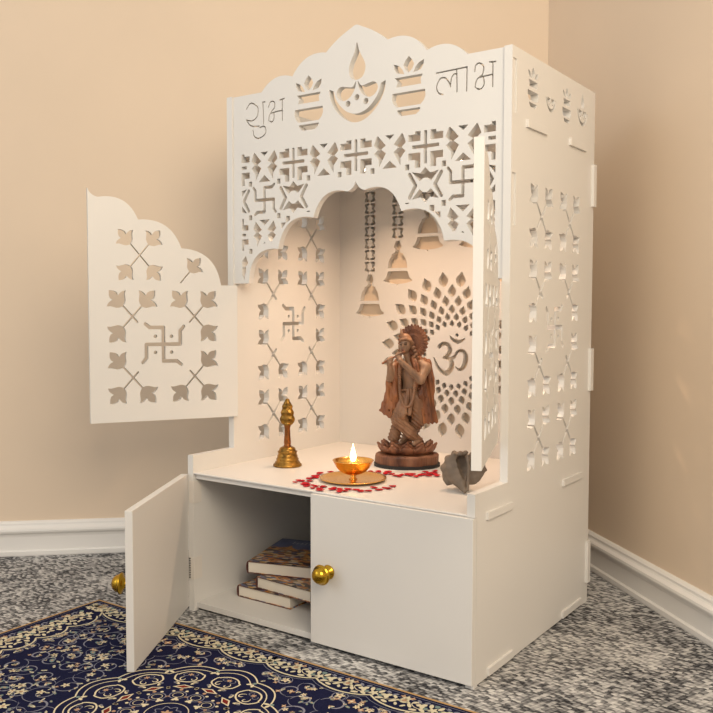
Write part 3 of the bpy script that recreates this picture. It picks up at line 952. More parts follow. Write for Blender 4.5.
# central medallion
def ring(r0, fn, w, c, lv, n=144):
    P = [(fn(2 * PI * i / n) * math.cos(2 * PI * i / n), fn(2 * PI * i / n) * math.sin(2 * PI * i / n)) for i in range(n)]
    ribbon(P, w, c, lv, closed=True)
NP = [(dlobe(2 * PI * i / 96) * math.cos(2 * PI * i / 96), dlobe(2 * PI * i / 96) * math.sin(2 * PI * i / 96)) for i in range(96)]
rface(NP, NAVY, 5)
ring(0, dlobe, .0024, CREAM, 6)
ring(0, lambda a: dlobe(a) - .0125, .0017, CREAM, 6)
def polar(r, a): return (r * math.cos(a), r * math.sin(a))
for k in range(12):
    a = 2 * PI * k / 12
    def lp(o, s_): return (o * math.cos(a) - s_ * math.sin(a), o * math.sin(a) + s_ * math.cos(a))
    # heart shaped oval
    P = [lp(.1205 + .0185 * math.cos(t) + (.004 if abs(math.cos(t)) < .4 else 0), .0225 * math.sin(t) * (1 - .12 * math.cos(t))) for t in np.linspace(0, 2 * PI, 29)[:-1]]
    ribbon(P, .0026, CREAM, 7, closed=True)
    for f in (1, -1):
        S = [lp(.113 + .0075 * math.cos(t) * (1 - t / 9), f * (.008 + .006 * math.sin(t) * (1 - t / 9))) for t in np.linspace(0, 5.0, 14)]
        ribbon(S, .0020, CREAM, 7, taper=True)
        S = [lp(.128 + .0045 * math.cos(t), f * (.007 + .0045 * math.sin(t))) for t in np.linspace(0, 5.5, 12)]
        ribbon(S, .0011, SLATE, 7)
    def bl(o, s_, r, c, lv=7, asp=1, rot=0, petals=0):
        n = petals * 4 if petals else 9
        Q = []
        for i in range(n):
            t = 2 * PI * i / n
            rr = r * (1 + .4 * math.cos(petals * t)) if petals else r
            x, y = rr * math.cos(t), rr * asp * math.sin(t)
            Q.append(lp(o + x * math.cos(rot) - y * math.sin(rot), s_ + x * math.sin(rot) + y * math.cos(rot)))
        rface(Q, c, lv)
    bl(.128, 0, .0035, PEACH, 8, petals=4)
    # between ovals
    b = PI / 12
    for f in (1, -1):
        bl(.1415 * math.cos(b), f * .1415 * math.sin(b) - f * .004, .0050, CREAM, asp=.5, rot=f * .9)
        bl(.0980, f * .0125, .0060, CREAM, asp=.45, rot=f * .7)
    bl(.1480 * math.cos(b), .1480 * math.sin(b), .0032, TEAL)
    # red lozenges
    rface([lp(.0850 + .0100 * x, .0165 * y) for x, y in ((.75, 0), (0, 1), (-.6, 0), (0, -1))], CREAM, 7)
    rface([lp(.0850 + .0066 * x, .0110 * y) for x, y in ((.75, 0), (0, 1), (-.6, 0), (0, -1))], RRED, 8)
    for f in (-1, 1):
        bl(.0835 * math.cos(b), f * .0835 * math.sin(b), .0045, CREAM, asp=.6); bl(.0835 * math.cos(b), f * .0835 * math.sin(b), .0022, RRED, 8)
        bl(.100 * math.cos(b * .6), f * .100 * math.sin(b * .6), .0042, SLATE, asp=.5, rot=f)
    bl(.0750, 0, .0030, PEACH)
    R_ = [lp(.0575 + .0115 * math.cos(t), .0125 * math.sin(t)) for t in np.linspace(0, 2 * PI, 20)[:-1]]
    ribbon(R_, .0014, SLATE, 7, closed=True)
    R_ = [lp(.0575 + .0072 * math.cos(t), .0078 * math.sin(t)) for t in np.linspace(0, 2 * PI, 16)[:-1]]
    ribbon(R_, .0010, CREAM, 8, closed=True)
    bl(.0440, 0, .0048, CREAM, 8, petals=3)
    for f in (1, -1):
        bl(.070, f * .010, .0026, CREAM, 8)
        bl(.052, f * .013, .0024, PEACH, 8)
ring(0, lambda a: .031, .0014, CREAM, 8, 60)
ring(0, lambda a: .018 + .003 * math.cos(8 * a), .0014, SLATE, 8, 60)
rface([polar(.0075 * (1 + .35 * math.cos(6 * t)), t) for t in np.linspace(0, 2 * PI, 25)[:-1]], PEACH, 8)
# slab + gold binding
hx, hy = RA, RB
b0 = len(RV)
for (x, y) in ((-hx, -hy), (hx, -hy), (hx, hy), (-hx, hy)):
    RV.append((x, y, 0.0)); RV.append((x, y, RT))
for i in range(4):
    j = (i + 1) % 4
    RF.append((b0 + 2 * i, b0 + 2 * j, b0 + 2 * j + 1, b0 + 2 * i + 1)); RI.append(GOLD)
RF.append((b0 + 1, b0 + 3, b0 + 5, b0 + 7)); RI.append(NAVY)
RF.append((b0, b0 + 6, b0 + 4, b0 + 2)); RI.append(NAVY)
ew = .0042
for P in ([(-hx, hy), (hx, hy), (hx - ew, hy - ew), (-hx + ew, hy - ew)], [(-hx, -hy), (hx, -hy), (hx - ew, -hy + ew), (-hx + ew, -hy + ew)],
          [(-hx, -hy), (-hx, hy), (-hx + ew, hy - ew), (-hx + ew, -hy + ew)], [(hx, -hy), (hx, hy), (hx - ew, hy - ew), (hx - ew, -hy + ew)]):
    rface(P, GOLD, 4)
rug = mesh_obj('rug', RV, RF, rug_mats, idx=RI)
# all pattern faces look up
bm = bmesh.new(); bm.from_mesh(rug.data)
for f in bm.faces:
    f.normal_update()
    if f.normal.z < -0.5 and f.calc_center_median().z > RT - 1e-4: f.normal_flip()
bm.to_mesh(rug.data); bm.free()
rug.location = (RC[0], RC[1], 0.0004)
tag(rug, 'navy blue floral rug with cream scrollwork and gold edge on the grey carpet', 'rug')

# ------------------------------------------------------------------ SDF sculpting (openvdb meshing)
class Vol:
    def __init__(s, lo, hi, h):
        s.lo = np.array(lo, float); s.h = h
        n = np.ceil((np.array(hi) - s.lo) / h).astype(int) + 1
        s.ax = [(s.lo[i] + h * np.arange(n[i])).astype(np.float32) for i in range(3)]
        s.f = np.full(tuple(n), 50.0, np.float32)
    def win(s, lo, hi, pad):
        sl, g = [], []
        for i in range(3):
            a = max(0, int((lo[i] - pad - s.lo[i]) / s.h)); b = min(len(s.ax[i]), int((hi[i] + pad - s.lo[i]) / s.h) + 2)
            if b <= a: return None
            sl.append(slice(a, b)); g.append(s.ax[i][a:b])
        return tuple(sl), g[0][:, None, None], g[1][None, :, None], g[2][None, None, :]
    def comb(s, sl, d, k, sub=False):
        f = s.f[sl]
        if sub:
            d = -d
            if k > 0:
                hh = np.clip(0.5 - 0.5 * (f - d) / k, 0, 1)
                s.f[sl] = f + (d - f) * hh + k * hh * (1 - hh)
            else: s.f[sl] = np.maximum(f, d)
        else:
            if k > 0:
                hh = np.clip(0.5 + 0.5 * (f - d) / k, 0, 1)
                s.f[sl] = f + (d - f) * hh - k * hh * (1 - hh)
            else: s.f[sl] = np.minimum(f, d)
    def cap(s, a, b, ra, rb=None, k=0.0, sub=False, sq=(1, 1, 1)):
        rb = ra if rb is None else rb
        a = np.array(a, float); b = np.array(b, float)
        m = max(ra, rb)
        w = s.win(np.minimum(a, b), np.maximum(a, b), m * max(1 / min(sq), 1) + k + 3 * s.h)
        if w is None: return
        sl, X, Y, Z = w
        sx, sy, sz = sq
        px, py, pz = (X - a[0]) * sx, (Y - a[1]) * sy, (Z - a[2]) * sz
        e = (b - a) * np.array(sq)
        L2 = float(e @ e) + 1e-9
        t = np.clip((px * e[0] + py * e[1] + pz * e[2]) / L2, 0, 1)
        d = np.sqrt((px - t * e[0]) ** 2 + (py - t * e[1]) ** 2 + (pz - t * e[2]) ** 2) - (ra + (rb - ra) * t)
        s.comb(sl, d.astype(np.float32), k, sub)
    def ell(s, c, r, k=0.0, sub=False, rot=None):
        c = np.array(c, float); m = max(r)
        w = s.win(c, c, m + k + 3 * s.h)
        if w is None: return
        sl, X, Y, Z = w
        x, y, z = X - c[0], Y - c[1], Z - c[2]
        if rot is not None:
            R = np.array(rot)
            x, y, z = (R[0][0] * x + R[1][0] * y + R[2][0] * z, R[0][1] * x + R[1][1] * y + R[2][1] * z, R[0][2] * x + R[1][2] * y + R[2][2] * z)
        q = np.sqrt((x / r[0]) ** 2 + (y / r[1]) ** 2 + (z / r[2]) ** 2)
        q2 = np.sqrt((x / r[0] ** 2) ** 2 + (y / r[1] ** 2) ** 2 + (z / r[2] ** 2) ** 2) + 1e-6
        d = q * (q - 1) / q2
        s.comb(sl, d.astype(np.float32), k, sub)
    def chain(s, pts, r, k=0.0, **kw):
        n = len(pts)
        rr = [r] * n if not isinstance(r, (list, tuple)) else r
        for i in range(n - 1):
            s.cap(pts[i], pts[i + 1], rr[i], rr[i + 1], k, **kw)
    def grid(s):
        return s.ax[0][:, None, None], s.ax[1][None, :, None], s.ax[2][None, None, :]
    def mesh(s, name, mat, parent, scale=0.001):
        f = np.clip(s.f, -3 * s.h, 3 * s.h)
        f[0] = f[-1] = 3 * s.h; f[:, 0] = f[:, -1] = 3 * s.h; f[:, :, 0] = f[:, :, -1] = 3 * s.h
        g = openvdb.FloatGrid(3 * s.h)
        g.copyFromArray(np.ascontiguousarray(f.astype(np.float32)))
        P, tri, quad = g.convertToPolygons(0.0, 0.0)
        P = (P * s.h + s.lo) * scale
        faces = [tuple(map(int, q[::-1])) for q in tri] + [tuple(map(int, q[::-1])) for q in quad]
        o = mesh_obj(name, P, faces, mat, parent, smooth=True)
        bm = bmesh.new(); bm.from_mesh(o.data)
        bmesh.ops.recalc_face_normals(bm, faces=bm.faces[:])
        bm.to_mesh(o.data); bm.free()
        return o

# ------------------------------------------------------------------ Krishna style flute player statue
st = empty('statue', (0.3005, 0.2955, HC + 0.0003), math.radians(31.5))
tag(st, 'carved brown wooden figurine of a standing flute player with halo and cape', 'statue')
FL0, FL1 = np.array([-48, -27, 201.5]), np.array([-6, -22, 224])

def legs(V, grow, k):
    V.chain([(-5, 0, 130), (-17, -9, 93), (6, -12, 66), (22, -9, 51)], [16 + grow, 12.5 + grow, 10 + grow, 6 + grow * .7], k)
    V.chain([(19, 2, 130), (23, 0, 92), (10, 4, 68), (-4, 6, 51)], [17 + grow, 13 + grow, 10 + grow, 6 + grow * .7], k)

V = Vol((-62, -48, 36), (62, 32, 264), 0.75)
V.ell((7, 1, 138), (22, 14, 16), 0)
V.cap((7, 1, 140), (8, 1, 172), 15, 18, 8, sq=(1, 1.25, 1))
V.ell((8, 1, 184), (23, 13, 19), 8)
legs(V, -1.0, 5)
V.chain([(22, -9, 50), (14, -25, 46)], [6, 4.5], 3)
V.chain([(-4, 6, 50), (-12, -9, 46)], [6, 4.5], 3)
V.cap((4, -1, 200), (-3, -4, 219), 6.5, 6, 5)
# head
V.ell((-5, -6, 236), (11.0, 12.0, 14.0), 3)
V.ell((-6.5, -8, 227), (7.5, 8.5, 7.5), 4)
V.cap((-9, -18.2, 237), (-9.8, -19.8, 232.5), 1.0, 1.9, 1.2)
V.ell((-13.6, -16.8, 237.3), (3.4, 3.4, 2.4), 0.8, sub=True)
V.ell((-4.2, -18.2, 237.6), (3.4, 3.4, 2.4), 0.8, sub=True)
V.ell((-13.2, -14.6, 237.2), (2.2, 1.6, 1.3), 0.2)
V.ell((-4.4, -15.8, 237.4), (2.2, 1.6, 1.3), 0.2)
V.cap((-12.5, -17.0, 227.2), (-6.5, -18.0, 227.5), .9, .9, .6)
V.cap((-12, -17.6, 228.6), (-7, -18.4, 228.9), .35, .35, .2, sub=True)
V.ell((6.3, -4, 234), (2.2, 3.2, 5), 1)
V.ell((-16.3, -3, 233), (2.0, 3.0, 5), 1)
# arms
V.chain([(-15, 1, 196), (-25, -4, 192), (-33, -12, 172)], [10, 9, 7.8], 5)
V.chain([(-33, -12, 172), (-34, -22, 199)], [7.4, 4.8], 3)
V.chain([(28, 1, 198), (35, -5, 192), (25, -25, 170)], [11, 10.5, 8.8], 5)
V.chain([(25, -25, 170), (-14, -29, 207)], [8.4, 4.8], 3)
# palms and five fingers each, closing over the flute
fd = (FL1 - FL0) / np.linalg.norm(FL1 - FL0)
for (wr, tpos, up) in (((-34, -22, 199), 0.34, 1), ((-14, -29, 207), 0.72, 1)):
    c = FL0 + (FL1 - FL0) * tpos
    pc = c + np.array([0, -0.5, -5.5]) if tpos < .4 else c + np.array([1.0, -2.0, -5.5])
    V.ell(tuple(pc), (5.6, 3.6, 5.4), 2.5)
    V.cap(wr, tuple(pc), 4.2, 4.2, 3)
    for j, ln in enumerate((0.9, 1.0, 0.96, 0.8)):
        off_ = (j - 1.5) * 3.1
        b0_ = c + fd * off_ + np.array([0, -3.4, -2.5])
        b1_ = c + fd * off_ + np.array([0, -3.6, 2.0 * ln])
        b2_ = c + fd * off_ + np.array([0, 0.4, 4.2 * ln])
        b3_ = c + fd * off_ + np.array([0, 3.4, 2.0 * ln])
        V.chain([tuple(b0_), tuple(b1_), tuple(b2_), tuple(b3_)], [1.45, 1.35, 1.2, 1.05], 0.4)
    th0 = pc + fd * 4.2 + np.array([0, 1.5, 0]); th1 = c + fd * 6.5 + np.array([0, 3.0, -2]); th2 = c + fd * 4.0 + np.array([0, 3.6, 1.4])
    V.chain([tuple(th0), tuple(th1), tuple(th2)], [1.9, 1.6, 1.3], 0.6)
V.mesh('body', M_skin, st)

# dark painted eyes, brows and lips
for nm, pts_, r_ in (('eye', [(-15.2, -17.0, 237.2), (-13.2, -17.8, 237.6), (-11.4, -18.2, 237.0)], .75), ('eye', [(-6.6, -18.9, 237.2), (-4.4, -18.9, 237.8), (-2.2, -18.2, 237.4)], .75),
                     ('eyebrow', [(-15.6, -16.6, 240.6), (-13.4, -17.6, 241.4), (-11.0, -18.2, 240.6)], .5), ('eyebrow', [(-6.8, -18.8, 240.8), (-4.2, -18.6, 241.6), (-1.4, -17.6, 240.8)], .5)):
    V = Vol((-22, -24, 224), (6, -10, 246), 0.5)
    V.chain(pts_, r_, 0)
    V.mesh(nm, M_paint, st)
V = Vol((-22, -24, 220), (6, -10, 236), 0.5)
V.chain([(-12.2, -17.6, 227.6), (-9.4, -18.8, 227.0), (-6.6, -18.4, 227.7)], [.5, 1.1, .5], 0)
V.mesh('lips', M_lips, st)

# dhoti with folds
V = Vol((-45, -34, 42), (50, 30, 156), 0.9)
V.ell((7, 1, 137), (25, 17, 14), 0)
legs(V, 2.0, 4)
V.cap((-14, 8, 104), (-26, 8, 52), 9, 12, 6, sq=(1, 1.5, 1))
V.cap((0, 12, 96), (8, 12, 50), 10, 14, 6, sq=(1, 1.4, 1))
X_, Y_, Z_ = V.grid()
V.f += (0.85 * np.sin((Z_ * 0.95 + X_ * 0.75) * 0.75) * np.clip((128 - Z_) / 30, 0.2, 1)).astype(np.float32)
V.f = np.maximum(V.f, 47.5 - Z_).astype(np.float32)
V.mesh('dhoti', M_dhoti, st)

# waist sash with knot, and hanging ends
V = Vol((-30, -36, 70), (40, 24, 162), 0.9)
for i in range(24):
    a0, a1 = 2 * PI * i / 24, 2 * PI * (i + 1) / 24
    V.cap((7 + 22 * math.cos(a0), 1 + 15 * math.sin(a0), 150 + 3 * math.cos(a0)), (7 + 22 * math.cos(a1), 1 + 15 * math.sin(a1), 150 + 3 * math.cos(a1)), 2.8, 2.8, 0)
V.chain([(2, -17, 150), (-1, -20, 130), (-7, -23, 104), (-9, -23, 96)], [3.4, 4.5, 5.5, 4.5], 1, sq=(1, 1.5, 1))
V.chain([(7, -17, 150), (8, -19, 128), (4, -22, 104)], [2.5, 3.6, 4.2], .5, sq=(1, 1.5, 1))
V.ell((-10, -24, 100), (6, 4, 6), 1)
V.ell((-4, -24, 106), (4, 3.4, 4), .5)
X_, Y_, Z_ = V.grid()
V.f += (0.45 * np.sin(X_ * 1.5)).astype(np.float32)
V.mesh('sash', M_dhoti, st)

# cape: open shell behind the figure, fluted, draped over the shoulders
V = Vol((-66, -26, 78), (66, 40, 214), 0.9)
X_, Y_, Z_ = V.grid()
tt = np.clip((200 - Z_) / 112, 0, 1.05)
wr_ = 29 + 26 * tt ** 1.05
dr_ = 14 + 9 * tt
x0_ = 6 - 7 * tt
th_ = np.arctan2((Y_ - 2) / dr_, (X_ - x0_) / wr_)
fl_ = 1 + 0.075 * tt * np.sin(17 * th_) + 0.02 * np.sin(9 * th_ + 1)
q_ = np.sqrt(((X_ - x0_) / (wr_ * fl_)) ** 2 + ((Y_ - 2) / (dr_ * fl_)) ** 2)
sh_ = np.abs(q_ - 1) * (wr_ * np.abs(np.cos(th_)) + dr_ * np.abs(np.sin(th_))) * 0.9 - 1.9
bot_ = 84 + np.clip(-(X_ + 18) * 0.62, 0, 26)
sh_ = np.maximum(sh_, bot_ - Z_)
sh_ = np.maximum(sh_, Z_ - (203 - 0.02 * (X_ - 6) ** 2 * 0.35))
sh_ = np.maximum(sh_, -8 - 8 * tt - Y_)
V.f = sh_.astype(np.float32)
V.chain([(-20, 4, 202), (-31, -2, 188), (-36, -6, 160), (-40, -8, 128)], [7, 7, 6, 5], 3, sq=(1, 1.2, 1))
V.chain([(20, 6, 208), (37, 2, 199), (45, -1, 170), (48, -2, 120)], [8, 10, 8, 5], 3, sq=(1, 1.1, 1))
V.chain([(10, -6, 208), (16, -12, 196), (21, -15, 178), (16, -17, 158)], [6.5, 7, 6.5, 5], 2)
V.chain([(-14, -2, 206), (-22, -10, 194), (-24, -12, 172), (-22, -14, 140), (-24, -10, 112)], [5, 6, 6, 6, 5], 3, sq=(1, 1.3, 1))
V.chain([(30, -10, 160), (26, -14, 140), (32, -8, 122)], [6, 6, 5], 2, sq=(1, 1.3, 1))
V.f += (0.85 * np.sin(X_ * 0.75 + Z_ * .14)).astype(np.float32)
V.mesh('cape', M_cape, st)

# garland
V = Vol((-26, -34, 108), (30, 0, 212), 0.8)
G = spline([(-10, -11, 207), (-15, -17, 192), (-15, -18, 165), (-13, -20, 138), (-7, -23, 122), (0, -24, 118), (7, -23, 123), (12, -20, 140), (15, -18, 165), (18, -16, 190), (15, -10, 207)], 7)
for i, g_ in enumerate(G):
    V.ell(tuple(g_), (3.6, 3.2, 2.3), 0.5)
V.mesh('garland', M_dhoti, st)

# hair, turban and feather
V = Vol((-30, -24, 205), (30, 16, 276), 0.8)
V.ell((-3, -1, 243), (12.6, 13, 12.5), 0)
V.ell((-5, -12.5, 231.5), (9.6, 9.5, 12.0), 1.5, sub=True)
V.cap((-14, -11, 246), (6, -12, 244), 2.0, 2.0, 1)
V.ell((-5, -2, 252), (9.5, 9.5, 6.5), 2)
V.chain([(-9, -9, 250), (-12, -9, 258), (-13, -8, 268)], [2.6, 3.4, 1.0], 1, sq=(1, 1.4, 1))
for p_, r_ in (((8, -4, 238), 5), ((11, -5, 231), 5), ((14, -5, 224), 5), ((16, -6, 217), 4.6), ((12, -8, 213), 4), ((18, -3, 211), 4), ((-16, -2, 226), 3.6), ((-17, -2, 219), 3.4)):
    V.ell(p_, (r_, r_ * .9, r_ * .85), 1.0)
V.chain([(-15.5, -9, 243), (-10, -14, 247), (-2, -15, 248), (6, -12, 245), (10, -6, 239)], [2.4, 2.8, 2.8, 3.0, 3.2], 1)
V.mesh('hair', M_dhoti, st)

# halo with toothed rim
V = Vol((-26, 2, 200), (48, 16, 284), 0.8)
X_, Y_, Z_ = V.grid()
ha = np.arctan2((Z_ - 242) / 35, (X_ - 11) / 30)
hr = np.sqrt(((X_ - 11) / 30) ** 2 + ((Z_ - 242) / 35) ** 2)
teeth = 0.88 + 0.12 * np.abs(np.sin(ha * 14)) ** 0.8
dd = (hr - teeth) * 31
rel = 0.7 * np.cos(hr * 19) * (hr > .35) + 1.6 * np.abs(np.sin(ha * 14)) * (hr > .68) * (hr < .86) + 0.7 * np.sin(ha * 36) * (hr < .66)
V.f = np.maximum(dd, np.abs(Y_ - 9) - 2.0 - 0.5 * rel).astype(np.float32)
V.mesh('halo', M_halo, st)

# flute
V = Vol((-52, -32, 196), (6, -14, 236), 0.6)
V.cap(tuple(FL0), tuple(FL1), 1.7, 1.7)
for t_ in (.03, .16, .45, .72, .97):
    c_ = FL0 + (FL1 - FL0) * t_
    V.cap(tuple(c_ - fd * .6), tuple(c_ + fd * .6), 2.3, 2.3, .2)
V.mesh('flute', M_halo, st)

# lotus and base
V = Vol((-68, -56, 20), (68, 56, 58), 1.0)
V.ell((0, 0, 30), (46, 36, 14), 0)
for ring_n, rx_, ry_, z_, tilt, sz_, ph in ((12, 48, 38, 33, 0.80, 1.0, 0), (10, 41, 31, 39, 0.55, .85, .5)):
    for k in range(ring_n):
        a = 2 * PI * (k + ph) / ring_n
        ux, uy = math.cos(a), math.sin(a)
        # axes: tangent, normal (outward), up tilted outwards
        tx = np.array([-uy, ux, 0.0])
        upv = np.array([ux * math.sin(tilt), uy * math.sin(tilt), math.cos(tilt)])
        nv = np.cross(tx, upv)
        R = np.array([tx, nv, upv]).T
        V.ell((ux * rx_, uy * ry_, z_), (13 * sz_, 5.2 * sz_, 12 * sz_), 1.2, rot=R)
        V.ell((ux * (rx_ + 7 * sz_), uy * (ry_ + 6 * sz_), z_ + 9 * sz_), (4.5 * sz_, 3.0 * sz_, 5.5 * sz_), 1.2, rot=R)
V.mesh('lotus', M_ped, st)
V = Vol((-72, -60, 2), (72, 60, 32), 1.0)
X_, Y_, Z_ = V.grid()
a_ = np.arctan2(Y_ / 50, X_ / 61)
q_ = np.sqrt((X_ / 61) ** 2 + (Y_ / 50) ** 2)
V.f = np.maximum((q_ - 1 - .018 * np.sin(9 * a_) - .012 * np.sin(4 * a_ + 1)) * 52 + np.clip(Z_ - 20, 0, 8) ** 2 * .16, np.maximum(Z_ - 25, 5 - Z_)).astype(np.float32)
V.f += (.35 * np.sin(a_ * 60) + .8 * np.sin(a_ * 7 + 1.3) * np.sin(Z_ * .16)).astype(np.float32)
V.mesh('base', M_ped, st)
vs, fs = [], []
N = 72
for z in (0.0, 0.0060):
    for i in range(N):
        a = 2 * PI * i / N
        vs.append((0.0645 * math.cos(a), 0.0525 * math.sin(a), z))
fs = [(i, (i + 1) % N, N + (i + 1) % N, N + i) for i in range(N)] + [tuple(range(N))[::-1], tuple(range(N, 2 * N))]
bpl = mesh_obj('base_pad', vs, fs, M_black, st)
bpl['label'] = 'black pad under the base'

# ------------------------------------------------------------------ conch shell
cs = empty('conch_shell', (0.5215, 0.1245, HC + 0.0004), math.radians(27.6))
tag(cs, 'grey-brown spiny conch shell with a flared lip beside the right upper door', 'shell')
V = Vol((-60, -16, 0.2), (46, 96, 96), 0.9)
V.cap((-20, 44, 37), (-4, 3, 5), 27, 3.6, 0)
V.ell((-17, 52, 50), (24, 22, 20), 9)
V.ell((-14, 62, 62), (11, 12, 9), 7)
for c_, r_ in (((-36, 38, 60), 5.5), ((-26, 33, 68), 5), ((-13, 34, 72), 4.5), ((-3, 38, 73), 4.5), ((-46, 44, 42), 5.5), ((-41, 44, 22), 6), ((-36, 40, 14), 5.5), ((-38, 62, 58), 5), ((-26, 72, 66), 5)):
    V.ell(c_, (r_, r_, r_), 9)
# flared lip sheet with a pointed outer corner
Rl = Matrix.Rotation(math.radians(-12), 3, 'Z') @ Matrix.Rotation(math.radians(14), 3, 'Y')
V.ell((12, 26, 46), (22, 4.0, 33), 4, rot=Rl)
V.chain([(14, 24, 50), (30, 22, 44), (36, 22, 43)], [6, 3.6, 1.6], 5)
V.chain([(8, 24, 66), (16, 28, 78), (20, 30, 83)], [5, 3.2, 1.2], 4)
V.chain([(2, 22, 70), (3, 8, 42), (1, 0, 8)], [3.0, 3.0, 2.6], 3)
# long aperture
V.chain([(-15, 15, 62), (-9, 8, 48), (-5, 1, 32), (-2.5, -4, 12)], [7.5, 9, 6.5, 2.6], 1.5, sub=True)
V.chain([(-12, 34, 58), (-7, 24, 46), (-4, 12, 32)], [11, 10, 6], 1, sub=True)
X_, Y_, Z_ = V.grid()
V.f += (0.30 * np.sin((Z_ - .4 * X_) * .5) + .2 * np.sin((X_ + Z_ * .3) * .55)).astype(np.float32)
V.f = np.maximum(V.f, 0.9 - Z_).astype(np.float32)
V.mesh('shell_body', M_conch, cs, scale=0.00088)

# ------------------------------------------------------------------ hand bell
hb = empty('hand_bell', (0.1130, 0.1560, HC + 0.0002), math.radians(28))
tag(hb, 'antique brass hand bell with a carved leaf-shaped handle top', 'bell')
prof = [(0.0, 0.004), (0.0235, 0.004), (0.0268, 0.0), (0.0282, 0.0012), (0.0276, 0.0040), (0.0250, 0.0060), (0.0240, 0.0085), (0.0222, 0.0100), (0.0214, 0.0130), (0.0222, 0.0142), (0.0206, 0.0158), (0.0196, 0.0190), (0.0202, 0.0202),
        (0.0190, 0.0215), (0.0180, 0.0250), (0.0182, 0.0262), (0.0192, 0.0275), (0.0188, 0.0292), (0.0165, 0.0305), (0.0158, 0.0330), (0.0150, 0.0352), (0.0120, 0.0372), (0.0075, 0.0388), (0.0, 0.039)]
lathe('bell_body', prof, M_bell, hb, 56)
prof = [(0, 0.037), (0.0072, 0.037), (0.0078, 0.039), (0.0064, 0.0415), (0.0070, 0.046), (0.0058, 0.060), (0.0054, 0.072), (0.0060, 0.077), (0.0072, 0.080), (0.0066, 0.083), (0, 0.084)]
lathe('handle', prof, M_bell2, hb, 32)
V = Vol((-20, -10, 76), (20, 10, 136), 0.6)
V.cap((0, 0, 93), (0, 0, 106), 15.0, 9.0, 0, sq=(1, 2, 1))
V.cap((0, 0, 105), (0, 0, 116), 13.2, 8.0, 1.2, sq=(1, 1.8, 1))
V.cap((0, 0, 117), (0, 0, 127), 10.6, 5.0, 1.2, sq=(1, 1.6, 1))
V.cap((0, 0, 84), (0, 0, 128), 5.5, 3.5, 1)
for z_, n_, s_ in ((88, 5, 12.0), (104, 5, 10.0), (118, 5, 7.0)):
    for j in range(n_):
        u_ = (j - (n_ - 1) / 2) / ((n_ - 1) / 2)
        for fy in (-1, 1):
            V.cap((u_ * s_ * .25, fy * 5.2, z_ - 6), (u_ * s_ * .95, fy * (5.4 - 3.4 * abs(u_)), z_ + 7 - 5 * abs(u_)), .6, 1.3, .5)
            V.cap((u_ * s_ * .25 + 1.6, fy * 5.8, z_ - 5), (u_ * s_ * .95 + 2.0, fy * (6.0 - 3.4 * abs(u_)), z_ + 6 - 5 * abs(u_)), .5, .7, .3, sub=True)
V.ell((0, -3.5, 82), (6, 4, 5), 1)
X_, Y_, Z_ = V.grid()
V.f = np.maximum(V.f, 79 - Z_).astype(np.float32)
V.mesh('handle_finial', M_bell, hb)

# ------------------------------------------------------------------ oil lamp on plate
PLX, PLY = 0.2985, 0.1145
plt_ = lathe('brass_plate', [(0, 0.0006), (0.030, 0.0006), (0.033, 0.0000), (0.046, 0.0004), (0.0560, 0.0030), (0.0595, 0.0048), (0.0600, 0.0056), (0.0590, 0.0060), (0.0545, 0.0046), (0.0455, 0.0024), (0.0330, 0.0018), (0, 0.0020)], M_gold, None, 72)
plt_.location = (PLX, PLY, HC + 0.0002)
tag(plt_, 'round shallow golden plate under the lit lamp', 'plate')
lm = empty('oil_lamp', (PLX + 0.0005, PLY - 0.0005, HC + 0.0023))
tag(lm, 'small golden oil lamp bowl with a burning flame, standing on a plate', 'oil lamp')
RBW = 0.0365
prof = [(0, 0.0), (0.0070, 0.0), (0.0078, 0.0010), (0.0064, 0.0022), (0.0044, 0.0036), (0.0048, 0.0052), (0.0062, 0.0062), (0.0048, 0.0072), (0.0050, 0.0084), (0.0090, 0.0096), (0.0165, 0.0124), (0.0235, 0.0170), (0.0290, 0.0240), (0.0330, 0.0320), (0.0362, 0.0390),
        (0.0370, 0.0400), (0.0362, 0.0405), (0.0345, 0.0396), (0.0312, 0.0330), (0.0270, 0.0250), (0.0215, 0.0185), (0.0140, 0.0145), (0, 0.0130)]
prof = [(r, z * 0.86) for r, z in prof]
lathe('lamp_bowl', prof, M_gold, lm, 64)
lathe('oil', [(0, 0.0268), (0.0293, 0.0268), (0.0290, 0.0262), (0, 0.0262)], M_oil, lm, 48)
bm = bmesh.new()
wv = [(-0.010, 0, 0.0262), (-0.006, 0, 0.0276), (-0.002, 0, 0.0295), (-0.0005, 0, 0.0345)]
me_vs, me_fs = [], []
for i, (x, y, z) in enumerate(wv):
    for k in range(8):
        a = 2 * PI * k / 8
        if i < 3: me_vs.append((x, y + 0.0013 * math.cos(a), z + 0.0013 * math.sin(a)))
        else: me_vs.append((x + .0009 * math.sin(a), y + .0009 * math.cos(a), z))
for i in range(3):
    for k in range(8):
        me_fs.append((i * 8 + k, i * 8 + (k + 1) % 8, (i + 1) * 8 + (k + 1) % 8, (i + 1) * 8 + k))
me_fs += [tuple(range(8)), tuple(range(24, 32))]
bm.free()
mesh_obj('wick', me_vs, me_fs, M_wick, lm, smooth=True)
fp = [(0, 0.0315), (0.0028, 0.0325), (0.0050, 0.0360), (0.0055, 0.0405), (0.0046, 0.0460), (0.0030, 0.0520), (0.0014, 0.0580), (0.0005, 0.0625), (0, 0.0645)]
fo = lathe('flame', fp, M_flame, lm, 24)
fo.visible_shadow = True

